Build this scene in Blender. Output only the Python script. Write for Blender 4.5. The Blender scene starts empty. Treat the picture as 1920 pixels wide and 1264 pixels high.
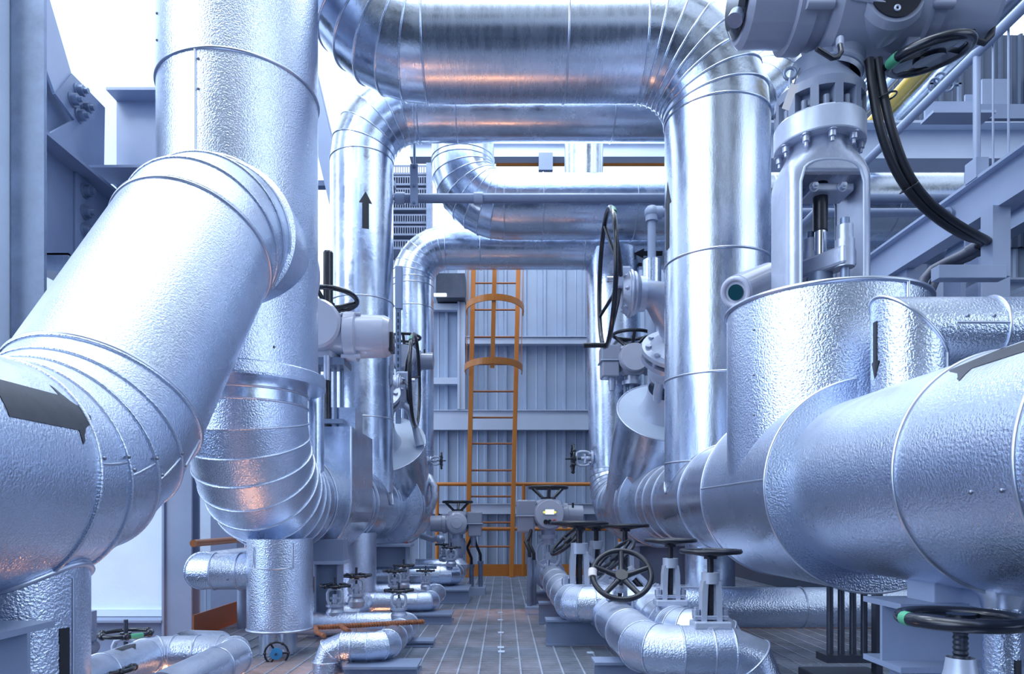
import bpy, math, random
from mathutils import Vector, Matrix
random.seed(7)
V = Vector
PI = math.pi
scene = bpy.context.scene
COL = scene.collection

# ---------------------------------------------------------------- camera
H = 0.73            # camera height above the grating
F = 1300.0          # focal length in pixels of the 1920 wide frame
cam_d = bpy.data.cameras.new('camera')
cam_d.sensor_width = 36.0
cam_d.lens = F / 1920 * 36
cam_d.shift_x = (960 - 945) / 1920
cam_d.shift_y = (972 - 632) / 1920
cam_d.clip_start = 0.05
cam = bpy.data.objects.new('camera', cam_d)
COL.objects.link(cam)
cam.location = (0, 0, H)
cam.rotation_euler = (PI / 2, 0, 0)
scene.camera = cam
scene.view_settings.view_transform = 'Standard'
scene.view_settings.look = 'None'
scene.view_settings.exposure = 0.72
scene.view_settings.gamma = 1.0
scene.view_settings.use_curve_mapping = False

# ---------------------------------------------------------------- world: bright overcast daylight coming into the open hall
world = bpy.data.worlds.new('daylight')
scene.world = world
world.use_nodes = True
wn = world.node_tree.nodes
wl = world.node_tree.links
wn.clear()
w_out = wn.new('ShaderNodeOutputWorld')
w_bg = wn.new('ShaderNodeBackground')
w_tc = wn.new('ShaderNodeTexCoord')
wl.new(w_bg.outputs[0], w_out.inputs[0])


def w_math(op, a, b=None, c=None):
    n = wn.new('ShaderNodeMath')
    n.operation = op
    for i, v in enumerate((a, b, c)):
        if v is None:
            continue
        if isinstance(v, (int, float)):
            n.inputs[i].default_value = v
        else:
            wl.new(v, n.inputs[i])
    return n.outputs[0]


def w_smooth(x, lo, hi):
    n = wn.new('ShaderNodeMapRange')
    n.interpolation_type = 'SMOOTHSTEP'
    wl.new(x, n.inputs[0])
    n.inputs[1].default_value = lo
    n.inputs[2].default_value = hi
    return n.outputs[0]


def w_patch(d, lo, hi, gain):
    n = wn.new('ShaderNodeVectorMath')
    n.operation = 'DOT_PRODUCT'
    wl.new(w_tc.outputs['Generated'], n.inputs[0])
    n.inputs[1].default_value = V(d).normalized()
    return w_math('MULTIPLY', w_smooth(n.outputs['Value'], lo, hi), gain)


w_sep = wn.new('ShaderNodeSeparateXYZ')
wl.new(w_tc.outputs['Generated'], w_sep.inputs[0])
up = w_smooth(w_sep.outputs[2], -0.08, 0.35)
fwd = w_smooth(w_sep.outputs[1], -0.1, 0.45)
lvl = w_math('ADD', w_math('MULTIPLY', up, 0.26), 0.05)
w_map = wn.new('ShaderNodeMapping')
w_map.inputs['Scale'].default_value = (1.6, 1.6, 4.5)
wl.new(w_tc.outputs['Generated'], w_map.inputs[0])
w_noise = wn.new('ShaderNodeTexNoise')           # noise added to break the sky into bright and dark for metal reflections
w_noise.inputs['Scale'].default_value = 1.5
w_noise.inputs['Detail'].default_value = 2.0
wl.new(w_map.outputs[0], w_noise.inputs['Vector'])
brk = w_smooth(w_noise.outputs['Fac'], 0.40, 0.60)
lvl = w_math('MULTIPLY', lvl, w_math('ADD', w_math('MULTIPLY', brk, 1.9), 0.18))
lvl = w_math('ADD', lvl, w_patch((-0.80, -0.42, 0.30), 0.84, 0.95, 2.3))
lvl = w_math('ADD', lvl, w_patch((0.85, -0.55, 0.30), 0.90, 0.97, 1.2))
lvl = w_math('ADD', lvl, w_patch((-0.1, -0.25, 1.0), 0.88, 0.98, 1.5))
lvl = w_math('ADD', lvl, w_math('MULTIPLY', w_math('MULTIPLY', up, fwd), 0.95))
w_mix = wn.new('ShaderNodeMix')
w_mix.data_type = 'RGBA'
wl.new(up, w_mix.inputs[0])
w_mix.inputs[6].default_value = (0.40, 0.58, 1.0, 1)
w_mix.inputs[7].default_value = (0.70, 0.83, 1.0, 1)
wl.new(w_mix.outputs[2], w_bg.inputs[0])
wl.new(lvl, w_bg.inputs[1])


def area(name, loc, target, sx, sy, power, color):
    d = bpy.data.lights.new(name, 'AREA')
    d.shape = 'RECTANGLE'
    d.size, d.size_y = sx, sy
    d.energy = power
    d.color = color
    o = bpy.data.objects.new(name, d)
    COL.objects.link(o)
    o.location = loc
    o.rotation_euler = (V(target) - V(loc)).to_track_quat('-Z', 'Y').to_euler()
    return o


area('skylight_lamp', (-0.5, 2.5, 8.5), (-0.4, 4.6, 0), 5, 5, 150, (0.78, 0.87, 1.0))
area('far_wall_fill', (0.2, 6.6, 7.6), (0.1, 8.2, 1.0), 3.2, 1.2, 120, (0.78, 0.88, 1.0))  # added fill that brightens the walkway and far wall, no real fixture
area('left_bay_fill', (-3.2, 2.6, 5.6), (-2.9, 5.0, 3.0), 1.6, 1.6, 80, (0.85, 0.92, 1.0))  # added fill aimed at the tall left panel to whiten it
area('left_low_fill', (-3.2, 3.7, 1.0), (-2.9, 5.0, 0.6), 0.8, 1.2, 5, (0.85, 0.92, 1.0))  # added fill for the lower part of the white left panel
area('sodium_lamp_under_grating', (-0.2, 4.75, -1.3), (-0.2, 4.7, 3), 2.4, 0.11, 18, (1.0, 0.40, 0.15))
area('sodium_lamp_by_stair', (-1.2, 2.85, -0.9), (-1.25, 3.3, 0.8), 0.4, 0.3, 9, (1.0, 0.42, 0.17))


# ---------------------------------------------------------------- materials
def material(name, base, metallic=0.0, rough=0.5, var=0.0, vscale=3.0, bump=0.0, bscale=100.0,
             dust=0.0, dustcol=(0.38, 0.42, 0.53), rvar=0.0, stretch=None, emit=0.0, coat=0.0, wear=None):
    m = bpy.data.materials.new(name)
    m.use_nodes = True
    nt = m.node_tree
    N, L = nt.nodes, nt.links
    b = N['Principled BSDF']
    b.inputs['Base Color'].default_value = (*base, 1)
    b.inputs['Metallic'].default_value = metallic
    b.inputs['Roughness'].default_value = rough
    b.inputs['Coat Weight'].default_value = coat
    m.diffuse_color = (*base, 1)
    tc = N.new('ShaderNodeTexCoord')
    vec = tc.outputs['Object']
    if stretch:
        mp = N.new('ShaderNodeMapping')
        mp.inputs['Scale'].default_value = stretch
        L.new(vec, mp.inputs[0])
        svec = mp.outputs[0]
    else:
        svec = vec

    def noise(scale, detail, v=vec, rgh=0.55):
        n = N.new('ShaderNodeTexNoise')
        n.inputs['Scale'].default_value = scale
        n.inputs['Detail'].default_value = detail
        n.inputs['Roughness'].default_value = rgh
        L.new(v, n.inputs['Vector'])
        return n.outputs['Fac']

    def rng(x, a, c, lo, hi, smooth=False):
        n = N.new('ShaderNodeMapRange')
        if smooth:
            n.interpolation_type = 'SMOOTHSTEP'
        L.new(x, n.inputs[0])
        for i, q in enumerate((a, c, lo, hi)):
            n.inputs[i + 1].default_value = q
        return n.outputs[0]

    def mul(a, c):
        n = N.new('ShaderNodeMath')
        n.operation = 'MULTIPLY'
        for i, q in enumerate((a, c)):
            if isinstance(q, (int, float)):
                n.inputs[i].default_value = q
            else:
                L.new(q, n.inputs[i])
        return n.outputs[0]

    def mix(f, a, c):
        n = N.new('ShaderNodeMix')
        n.data_type = 'RGBA'
        L.new(f, n.inputs[0])
        for i, q in ((6, a), (7, c)):
            if isinstance(q, tuple):
                n.inputs[i].default_value = (*q, 1)
            else:
                L.new(q, n.inputs[i])
        return n.outputs[2]

    def mixf(f, a, c):
        n = N.new('ShaderNodeMix')
        n.data_type = 'FLOAT'
        L.new(f, n.inputs[0])
        for i, q in ((2, a), (3, c)):
            if isinstance(q, (int, float)):
                n.inputs[i].default_value = q
            else:
                L.new(q, n.inputs[i])
        return n.outputs[0]

    colr, rr, met = None, None, None
    if var or rvar:
        big = noise(vscale, 6, svec, 0.65)
        if var:
            colr = mix(rng(big, 0.3, 0.7, 0, 1), tuple(c * (1 - var) for c in base), tuple(min(1, c * (1 + var)) for c in base))
        if rvar:
            rr = rng(big, 0.3, 0.7, max(0.02, rough - rvar), rough + rvar)
    if wear:
        f = rng(noise(wear[1], 8, vec, 0.7), wear[2], wear[2] + 0.06, 0, 1, True)
        colr = mix(f, colr if colr is not None else base, wear[0])
    if dust:
        geo = N.new('ShaderNodeNewGeometry')
        sp = N.new('ShaderNodeSeparateXYZ')
        L.new(geo.outputs['Normal'], sp.inputs[0])
        f = mul(rng(sp.outputs[2], 0.25, 0.95, 0, 1, True), rng(noise(4.0, 7, vec, 0.6), 0.2, 0.8, 0.3, 1.0, True))
        f = mul(f, dust)
        wv = N.new('ShaderNodeTexNoise')
        wv.inputs['Scale'].default_value = 2.6
        wv.inputs['Detail'].default_value = 5
        wv.inputs['Distortion'].default_value = 2.2
        L.new(vec, wv.inputs['Vector'])
        dc = mix(rng(wv.outputs['Fac'], 0.38, 0.62, 0, 1, True), tuple(c * 0.72 for c in dustcol), tuple(c * 1.25 for c in dustcol))
        colr = mix(f, colr if colr is not None else base, dc)
        rr = mixf(f, rr if rr is not None else rough, 0.72)
        if metallic > 0:
            met = mixf(f, metallic, 0.0)
    if colr is not None:
        L.new(colr, b.inputs['Base Color'])
    if rr is not None:
        L.new(rr, b.inputs['Roughness'])
    if met is not None:
        L.new(met, b.inputs['Metallic'])
    if bump:
        bp = N.new('ShaderNodeBump')
        bp.inputs['Strength'].default_value = 1.0
        bp.inputs['Distance'].default_value = bump
        L.new(noise(bscale, 2.5, svec if stretch else vec, 0.5), bp.inputs['Height'])
        L.new(bp.outputs[0], b.inputs['Normal'])
    if emit:
        b.inputs['Emission Color'].default_value = (*base, 1)
        b.inputs['Emission Strength'].default_value = emit
    return m


AL = (0.69, 0.77, 0.92)
M = {
    'emboss': material('stucco_embossed_aluminium', AL, 1, 0.25, var=0.07, vscale=2.2, bump=0.0028, bscale=140, rvar=0.04),
    'emboss_dusty': material('dusty_embossed_aluminium', AL, 1, 0.27, var=0.08, vscale=2.2, bump=0.0021, bscale=145, dust=0.8, rvar=0.04),
    'smooth': material('smooth_aluminium', AL, 1, 0.24, var=0.12, vscale=5, bump=0.0008, bscale=40, rvar=0.09),
    'smooth_dusty': material('dusty_smooth_aluminium', AL, 1, 0.26, var=0.1, vscale=4, bump=0.0008, bscale=50, dust=0.8, rvar=0.07),
    'brushed': material('streaked_aluminium', AL, 1, 0.27, var=0.07, vscale=6, bump=0.0004, bscale=30, rvar=0.05, stretch=(5, 1, 1)),
    'bead': material('raised_bead_aluminium', (0.66, 0.71, 0.83), 1, 0.3),
    'screw': material('screw_steel', (0.25, 0.27, 0.33), 1, 0.35),
    'paint': material('grey_steel_paint', (0.23, 0.29, 0.43), 0.0, 0.38, var=0.08, vscale=2.5, bump=0.0006, bscale=30),
    'paint_light': material('pale_steel_paint', (0.34, 0.41, 0.57), 0.0, 0.36, var=0.06, vscale=2.5),
    'galv': material('galvanised_steel', (0.24, 0.30, 0.42), 0.5, 0.42, var=0.22, vscale=7, rvar=0.08),
    'cast': material('silver_cast_paint', (0.50, 0.55, 0.68), 0.55, 0.36, var=0.1, vscale=6, bump=0.0012, bscale=45),
    'cast_light': material('pale_cast_paint', (0.54, 0.60, 0.73), 0.3, 0.36, var=0.06, vscale=6, bump=0.0008, bscale=40),
    'act': material('actuator_grey_enamel', (0.33, 0.36, 0.46), 0.0, 0.26, var=0.03, vscale=4, coat=0.3),
    'act_light': material('actuator_pale_enamel', (0.52, 0.55, 0.67), 0.0, 0.24, var=0.03, vscale=4, coat=0.3),
    'gear': material('gearbox_grey_enamel', (0.22, 0.26, 0.36), 0.0, 0.35, var=0.06, vscale=5),
    'black': material('black_enamel', (0.009, 0.012, 0.022), 0.0, 0.26, coat=0.3),
    'black_worn': material('worn_black_enamel', (0.010, 0.013, 0.024), 0.0, 0.34, wear=((0.45, 0.48, 0.55), 22, 0.63)),
    'rubber': material('black_rubber', (0.018, 0.02, 0.028), 0.0, 0.45),
    'sticker': material('black_sticker', (0.02, 0.022, 0.03), 0.0, 0.45),
    'sticker_grey': material('faded_grey_paint_mark', (0.045, 0.05, 0.065), 0.0, 0.5, var=0.2, vscale=30),
    'dark': material('dark_steel', (0.07, 0.08, 0.11), 0.6, 0.4, var=0.2, vscale=6),
    'chrome': material('polished_stem', (0.7, 0.74, 0.82), 1, 0.12),
    'greased': material('greased_stem', (0.05, 0.05, 0.06), 0.6, 0.3, var=0.4, vscale=20),
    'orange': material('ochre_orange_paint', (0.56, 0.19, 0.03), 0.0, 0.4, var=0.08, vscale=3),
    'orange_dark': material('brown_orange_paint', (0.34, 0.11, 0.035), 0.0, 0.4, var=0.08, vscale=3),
    'yellow': material('yellow_pipe_paint', (0.75, 0.52, 0.09), 0.0, 0.35),
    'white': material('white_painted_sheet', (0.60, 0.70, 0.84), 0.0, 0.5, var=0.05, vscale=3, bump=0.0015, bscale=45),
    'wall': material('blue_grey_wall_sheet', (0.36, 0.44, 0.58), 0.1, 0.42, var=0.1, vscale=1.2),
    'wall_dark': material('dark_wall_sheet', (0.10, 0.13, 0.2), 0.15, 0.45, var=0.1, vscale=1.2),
    'grating': material('galvanised_grating', (0.42, 0.47, 0.56), 0.45, 0.5, var=0.3, vscale=4, wear=((0.62, 0.66, 0.72), 6, 0.62)),
    'deck': material('worn_grey_deck_plate', (0.16, 0.19, 0.25), 0.2, 0.6, var=0.45, vscale=3.5),
    'below': material('dark_lower_floor', (0.10, 0.12, 0.16), 0.0, 0.8, var=0.2, vscale=1),
    'rust': material('rusty_bar', (0.30, 0.11, 0.05), 0.3, 0.55, var=0.4, vscale=40),
    'dirt': material('dusty_cover_plate', (0.22, 0.20, 0.20), 0.0, 0.85, var=0.4, vscale=18, bump=0.003, bscale=60),
    'blue': material('blue_hub_enamel', (0.06, 0.30, 0.62), 0.0, 0.3),
    'green': material('green_tape', (0.10, 0.42, 0.24), 0.0, 0.45),
    'red': material('red_plastic', (0.5, 0.05, 0.05), 0.0, 0.4),
    'lens': material('teal_glass_lens', (0.01, 0.06, 0.08), 0.0, 0.08),
    'lcd': material('lit_display', (0.85, 0.95, 0.85), 0.0, 0.3, emit=0.9),
    'yellow_led': material('yellow_indicator', (0.8, 0.75, 0.1), 0.0, 0.3, emit=0.5),
    'tube': material('lit_lamp_tube', (0.85, 0.95, 1.0), 0.0, 0.3, emit=2.0),
    'conduit': material('flexible_grey_conduit', (0.09, 0.10, 0.14), 0.3, 0.45, var=0.3, vscale=12),
    'girt': material('pale_girt_paint', (0.55, 0.63, 0.78), 0.0, 0.36, var=0.05, vscale=2.5),
    'label': material('paper_tag', (0.72, 0.68, 0.68), 0.0, 0.6),
    'lag': material('silver_wrap_hose', (0.66, 0.70, 0.80), 0.6, 0.35, var=0.15, vscale=30, bump=0.004, bscale=40),
}


# ---------------------------------------------------------------- mesh builder
def basis(a):
    a = V(a).normalized()
    t = V((0, 0, 1)) if abs(a.z) < 0.9 else V((0, 1, 0))
    u = t.cross(a).normalized()
    return u, a.cross(u).normalized(), a


class MB:
    def __init__(s):
        s.v, s.f, s.s = [], [], []

    def face(s, idx, smooth=False):
        s.f.append(idx)
        s.s.append(smooth)

    def ring(s, c, u, v, r, n, r2=None):
        i0 = len(s.v)
        r2 = r if r2 is None else r2
        for k in range(n):
            a = 2 * PI * k / n
            s.v.append(V(c) + u * (r * math.cos(a)) + v * (r2 * math.sin(a)))
        return i0

    def bridge(s, i0, i1, n, smooth=True):
        for k in range(n):
            j = (k + 1) % n
            s.face((i0 + k, i0 + j, i1 + j, i1 + k), smooth)

    def cap(s, i0, n, flip=False):
        pts = [s.v[i0 + k].copy() for k in range(n)]
        b = len(s.v)
        s.v += pts
        idx = list(range(b, b + n))
        s.face(tuple(reversed(idx)) if flip else tuple(idx))

    def cyl(s, p0, p1, r0, r1=None, n=24, caps=True):
        p0, p1 = V(p0), V(p1)
        r1 = r0 if r1 is None else r1
        u, v, a = basis(p1 - p0)
        i0 = s.ring(p0, u, v, r0, n)
        i1 = s.ring(p1, u, v, r1, n)
        s.bridge(i0, i1, n)
        if caps:
            s.cap(i0, n, True)
            s.cap(i1, n)
        return s

    def lathe(s, prof, c, axis=(0, 0, 1), n=32, sharp=True):
        c = V(c)
        u, v, a = basis(axis)
        last = None
        for k in range(len(prof) - 1):
            (ra, za), (rb, zb) = prof[k], prof[k + 1]
            if sharp or last is None:
                ia = s.ring(c + a * za, u, v, max(ra, 1e-5), n)
            else:
                ia = last
            ib = s.ring(c + a * zb, u, v, max(rb, 1e-5), n)
            s.bridge(ia, ib, n)
            last = ib
        return s

    def tube(s, pts, r, n=10, caps=True, closed=False):
        pts = [V(p) for p in pts]
        m = len(pts)
        tang = []
        for k in range(m):
            if closed:
                t = pts[(k + 1) % m] - pts[(k - 1) % m]
            else:
                t = pts[min(k + 1, m - 1)] - pts[max(k - 1, 0)]
            tang.append(t.normalized())
        u, v, _ = basis(tang[0])
        rings = []
        for k in range(m):
            t = tang[k]
            u = (u - t * u.dot(t)).normalized()
            v = t.cross(u)
            rr = r[k] if isinstance(r, (list, tuple)) else r
            rings.append(s.ring(pts[k], u, v, rr, n))
        for k in range(m - 1):
            s.bridge(rings[k], rings[k + 1], n)
        if closed:
            s.bridge(rings[-1], rings[0], n)
        elif caps:
            s.cap(rings[0], n, True)
            s.cap(rings[-1], n)
        return s

    def torus(s, c, axis, R, r, n=48, m=8):
        u, v, a = basis(axis)
        c = V(c)
        rings = []
        for k in range(n):
            t = 2 * PI * k / n
            d = u * math.cos(t) + v * math.sin(t)
            rings.append(s.ring(c + d * R, d, a, r, m))
        for k in range(n):
            s.bridge(rings[(k + 1) % n], rings[k], m)
        return s

    def box(s, c, size, R=None):
        c = V(c)
        R = R or Matrix.Identity(3)
        h = V(size) / 2
        b = len(s.v)
        for x in (-1, 1):
            for y in (-1, 1):
                for z in (-1, 1):
                    s.v.append(c + R @ V((x * h.x, y * h.y, z * h.z)))
        for q in ((0, 1, 3, 2), (4, 6, 7, 5), (0, 4, 5, 1), (2, 3, 7, 6), (0, 2, 6, 4), (1, 5, 7, 3)):
            s.face(tuple(b + i for i in q))
        return s

    def bb(s, lo, hi):
        lo, hi = V(lo), V(hi)
        return s.box((lo + hi) / 2, hi - lo)

    def bar(s, p0, p1, w, h, up=(0, 0, 1)):
        """rectangular bar from p0 to p1; h along up, w across"""
        p0, p1 = V(p0), V(p1)
        a = (p1 - p0)
        L = a.length
        a.normalize()
        upv = V(up)
        u = a.cross(upv).normalized()
        w2 = u.cross(a)
        R = Matrix((u, a, w2)).transposed()
        return s.box((p0 + p1) / 2, (w, L, h), R)

    def ibeam(s, p0, p1, h, b, tw=0.012, tf=0.016, up=(0, 0, 1)):
        p0, p1 = V(p0), V(p1)
        a = (p1 - p0).normalized()
        u = a.cross(V(up)).normalized()
        w = u.cross(a)
        s.bar(p0, p1, tw, h - 2 * tf, up)
        for q in (1, -1):
            o = w * (q * (h - tf) / 2)
            s.bar(p0 + o, p1 + o, b, tf, up)
        return s

    def prism(s, pts, off):
        """extrude a planar polygon (list of 3-D points) by vector off"""
        pts = [V(p) for p in pts]
        off = V(off)
        n = len(pts)
        b = len(s.v)
        s.v += pts + [p + off for p in pts]
        s.face(tuple(range(b + n - 1, b - 1, -1)))
        s.face(tuple(range(b + n, b + 2 * n)))
        for k in range(n):
            j = (k + 1) % n
            s.face((b + k, b + j, b + n + j, b + n + k))
        return s

    def hexbolt(s, c, axis, r, h):
        c = V(c)
        a = V(axis).normalized()
        s.cyl(c, c + a * h * 0.12, r * 1.35, n=16)
        s.cyl(c + a * h * 0.12, c + a * h * 0.62, r, n=6)
        s.cyl(c + a * h * 0.62, c + a * h, r * 0.5, n=10)
        return s

    def ball(s, c, r, n=16, squash=1.0, axis=(0, 0, 1)):
        prof = [(r * math.sin(PI * k / 10), -r * squash * math.cos(PI * k / 10)) for k in range(11)]
        return s.lathe(prof, c, axis, n, sharp=False)

    def mesh(s, name, mat, off):
        me = bpy.data.meshes.new(name)
        off = V(off)
        me.from_pydata([tuple(p - off) for p in s.v], [], s.f)
        me.polygons.foreach_set('use_smooth', s.s)
        me.materials.append(M[mat] if isinstance(mat, str) else mat)
        me.validate()
        me.update()
        return me


def link_mesh(name, mb, mat, off=(0, 0, 0), parent=None, bev=0.0):
    o = bpy.data.objects.new(name, mb.mesh(name, mat, off))
    COL.objects.link(o)
    if parent is not None:
        o.parent = parent
    if bev:
        b = o.modifiers.new('edge', 'BEVEL')
        b.width = bev
        b.segments = 2
        b.limit_method = 'ANGLE'
        b.angle_limit = math.radians(50)
    return o


def tag(o, label, cat, group=None, kind='thing'):
    o['label'] = label
    o['category'] = cat
    o['kind'] = kind
    if group:
        o['group'] = group
    return o


class Thing:
    """an Empty at the thing's base; parts are added in world coordinates"""

    def __init__(s, name, label, cat, loc=(0, 0, 0), group=None, kind='thing'):
        s.o = bpy.data.objects.new(name, None)
        s.o.empty_display_size = 0.05
        COL.objects.link(s.o)
        s.loc = V(loc)
        s.o.location = s.loc
        tag(s.o, label, cat, group, kind)

    def add(s, name, mb, mat, parent=None, label=None, bev=0.0):
        o = link_mesh(name, mb, mat, s.loc, parent or s.o, bev)
        if label:
            o['label'] = label
        return o


def single(name, label, cat, mb, mat, loc, group=None, bev=0.0, kind='thing'):
    o = link_mesh(name, mb, mat, loc, None, bev)
    o.location = V(loc)
    tag(o, label, cat, group, kind)
    return o


def struct(name, mb, mat):
    o = link_mesh(name, mb, mat)
    o['kind'] = 'structure'
    return o


def copy_tree(src, parent=None):
    c = src.copy()
    COL.objects.link(c)
    if parent is not None:
        c.parent = parent
    for ch in [q for q in src.children]:
        copy_tree(ch, c)
    return c


USED = set()


def place(proto, loc, label, rotz=0.0, scale=1.0, rot=None, cat=None, group=None):
    o = proto if proto.name not in USED else copy_tree(proto)
    USED.add(proto.name)
    o.location = V(loc)
    o.rotation_euler = rot if rot else (0, 0, rotz)
    o.scale = (scale,) * 3
    o['label'] = label
    if group:
        o['group'] = group
    return o


def P(px, py, Y):
    """world point seen at a reference pixel, at distance Y"""
    return V(((px - 945) / F * Y, Y, H + (972 - py) / F * Y))


# ---------------------------------------------------------------- clad pipes
def route(pts, bend):
    pts = [V(p) for p in pts]
    out = []
    cur = pts[0]
    for k in range(1, len(pts) - 1):
        a = (pts[k] - pts[k - 1]).normalized()
        b = (pts[k + 1] - pts[k]).normalized()
        th = a.angle(b)
        bd = bend[k - 1] if isinstance(bend, (list, tuple)) else bend
        t = bd * math.tan(th / 2)
        st, en = pts[k] - a * t, pts[k] + b * t
        nrm = (b - a * a.dot(b)).normalized()
        out.append(('s', cur, st))
        out.append(('e', st + nrm * bd, a, nrm, th, bd))
        cur = en
    out.append(('s', cur, pts[-1]))
    return out


def elbow_mb(seg, R, gores, beadr, n=48):
    _, c, a, nrm, th, bd = seg
    bn = a.cross(nrm)
    mb = MB()
    rows = []
    for k in range(gores + 1):
        ph = th * k / gores
        rad = -nrm * math.cos(ph) + a * math.sin(ph)
        rows.append((c + rad * bd, rad, a * math.cos(ph) + nrm * math.sin(ph)))
    for k in range(gores):
        i0 = mb.ring(rows[k][0], rows[k][1], bn, R, n)
        i1 = mb.ring(rows[k + 1][0], rows[k + 1][1], bn, R, n)
        for q in range(n):
            j = (q + 1) % n
            mb.face((i0 + q, i1 + q, i1 + j, i0 + j), True)
    # flip so that normals point outwards whichever way the bend turns
    f = mb.f[0]
    nn = (mb.v[f[1]] - mb.v[f[0]]).cross(mb.v[f[3]] - mb.v[f[0]])
    if nn.dot(mb.v[f[0]] - rows[0][0]) < 0:
        mb.f = [tuple(reversed(q)) for q in mb.f]
    if beadr:
        for k in range(gores + 1):
            mb.torus(rows[k][0], rows[k][2], R + beadr * 0.25, beadr, n, 6)
    return mb


def clad_pipe(T, pts, R, bend, mat, gores=5, bead=0.006, seams=(), emat=None, n=64, ends=(True, True), screws=0, prefix=''):
    segs = route(pts, bend)
    ns = [q for q in segs if q[0] == 's']
    si = 0
    for q in segs:
        if q[0] == 's':
            if (q[2] - q[1]).length > 0.004:
                mb = MB().cyl(q[1], q[2], R, n=n, caps=False)
                if (si == 0 and ends[0]) or (si == len(ns) - 1 and ends[1]):
                    u, v, a = basis(q[2] - q[1])
                    if si == 0 and ends[0]:
                        mb.cap(mb.ring(q[1], u, v, R, n), n, True)
                    if si == len(ns) - 1 and ends[1]:
                        mb.cap(mb.ring(q[2], u, v, R, n), n)
                T.add(prefix + 'cladding_sleeve', mb, mat)
            si += 1
        else:
            T.add(prefix + 'elbow_cladding', elbow_mb(q, R, gores, bead, n), emat or mat)
    for (idx, pos) in seams:        # idx: straight run, pos: point on it by fraction 0..1
        q = ns[idx]
        c = q[1].lerp(q[2], pos)
        T.add('seam_band', MB().torus(c, q[2] - q[1], R + bead * 0.3, bead, n, 6), 'bead')
    return segs


def tee_bead(p, d, r, hp, hd, HR, bead=0.006, n=48):
    """bead along the line where a branch (axis p + t d, radius r) meets a header (axis hp, dir hd, radius HR); p outside, d towards the header"""
    p, d, hp, hd = V(p), V(d).normalized(), V(hp), V(hd).normalized()
    u, v, _ = basis(d)
    pts = []
    for k in range(n):
        t = 2 * PI * k / n
        q = p + u * (r * math.cos(t)) + v * (r * math.sin(t))
        w = q - hp
        w0 = w - hd * w.dot(hd)
        dd = d - hd * d.dot(hd)
        A, B, C = dd.dot(dd), 2 * w0.dot(dd), w0.dot(w0) - HR * HR
        D = max(B * B - 4 * A * C, 0)
        s = (-B - math.sqrt(D)) / (2 * A)
        pts.append(q + d * s)
    return MB().tube(pts, bead, 6, closed=True)


def surf(axis_p, axis_d, R, ref, u, s):
    """point on a cylinder: angle u/R from direction ref, s along the axis"""
    a = V(axis_d).normalized()
    r = V(ref)
    r = (r - a * r.dot(a)).normalized()
    t = a.cross(r)
    th = u / R
    return V(axis_p) + a * s + (r * math.cos(th) + t * math.sin(th)) * R


def arrow_mb(axis_p, axis_d, R, ref, s0, length, w, head=0.4, hw=2.0, tail=True):
    """painted arrow wrapped on a pipe, pointing along +axis_d"""
    mb = MB()
    R = R + 0.0015
    rows = [(0, w / 2), (length * (1 - head), w / 2), (length * (1 - head), w * hw / 2), (length, 0.002)]
    n = 10
    for (sa, wa), (sb, wb) in zip(rows, rows[1:]):
        if sa == sb:
            continue
        b = len(mb.v)
        for k in range(n + 1):
            t = -1 + 2 * k / n
            mb.v.append(surf(axis_p, axis_d, R, ref, wa * t, s0 + sa))
            mb.v.append(surf(axis_p, axis_d, R, ref, wb * t, s0 + sb))
        for k in range(n):
            mb.face((b + 2 * k, b + 2 * k + 2, b + 2 * k + 3, b + 2 * k + 1), True)
    return mb


def seam_line(axis_p, axis_d, R, ref, u, s0, s1, r=0.005):
    a, b = surf(axis_p, axis_d, R, ref, u, s0), surf(axis_p, axis_d, R, ref, u, s1)
    return MB().tube([a, b], r, 6)


def screw(T, axis_p, axis_d, R, ref, u, s, r=0.006):
    c = surf(axis_p, axis_d, R, ref, u, s)
    T.add('screw', MB().ball(c, r, 8), 'screw')


# ---------------------------------------------------------------- generic fittings
def wheel_mb(c, axis, R, r, spokes=5, dish=0.0, hub=None, sp=None, n=40, flat=1.0):
    """handwheel: rim, spokes and hub; the hub sits 'dish' behind the rim along -axis"""
    mb = MB()
    c = V(c)
    u, v, a = basis(axis)
    hub = hub or R * 0.16
    sp = sp or r * 0.8
    mb.torus(c, a, R, r, n, 10)
    hc = c - a * dish
    mb.cyl(hc - a * hub * 0.7, hc + a * hub * 0.7, hub, n=16)
    for k in range(spokes):
        t = 2 * PI * k / spokes + 0.3
        d = u * math.cos(t) + v * math.sin(t)
        mb.tube([hc + d * hub * 0.6, hc.lerp(c, 0.25) + d * R * 0.4, c + d * R], [sp * 1.3, sp, sp * 0.95], 8)
    return mb

# ================================================================ SETTING
FLX0, FLX1, FLY0, FLY1 = -1.92, 3.0, 0.6, 8.75
mb = MB()
x = FLX0
while x < FLX1:                                    # cross rods every 100 mm
    mb.bb((x - 0.004, FLY0, -0.008), (x + 0.004, FLY1, 0.002))
    x += 0.1
y = FLY0
while y < FLY1:                                    # bearing bars every 30 mm
    mb.bb((FLX0, y - 0.0035, -0.035), (FLX1, y + 0.0035, 0))
    y += 0.03 if y > 2.4 else 0.06
struct('floor', mb, 'grating')
mb = MB()
for k in range(-2, 4):                             # joists below the grating
    xx = k * 0.9 + 0.3
    if FLX0 < xx < FLX1:
        mb.bb((xx - 0.05, FLY0, -0.2), (xx + 0.05, FLY1, -0.04))
for yy in (2.6, 3.9, 5.6, 6.9, 8.2):
    mb.bb((FLX0, yy - 0.05, -0.24), (FLX1, yy + 0.05, -0.045))
struct('trim_1', mb, 'paint')
struct('floor_2', MB().bb((-7, -3, -3.1), (8, 10, -3.0)), 'below')

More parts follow.
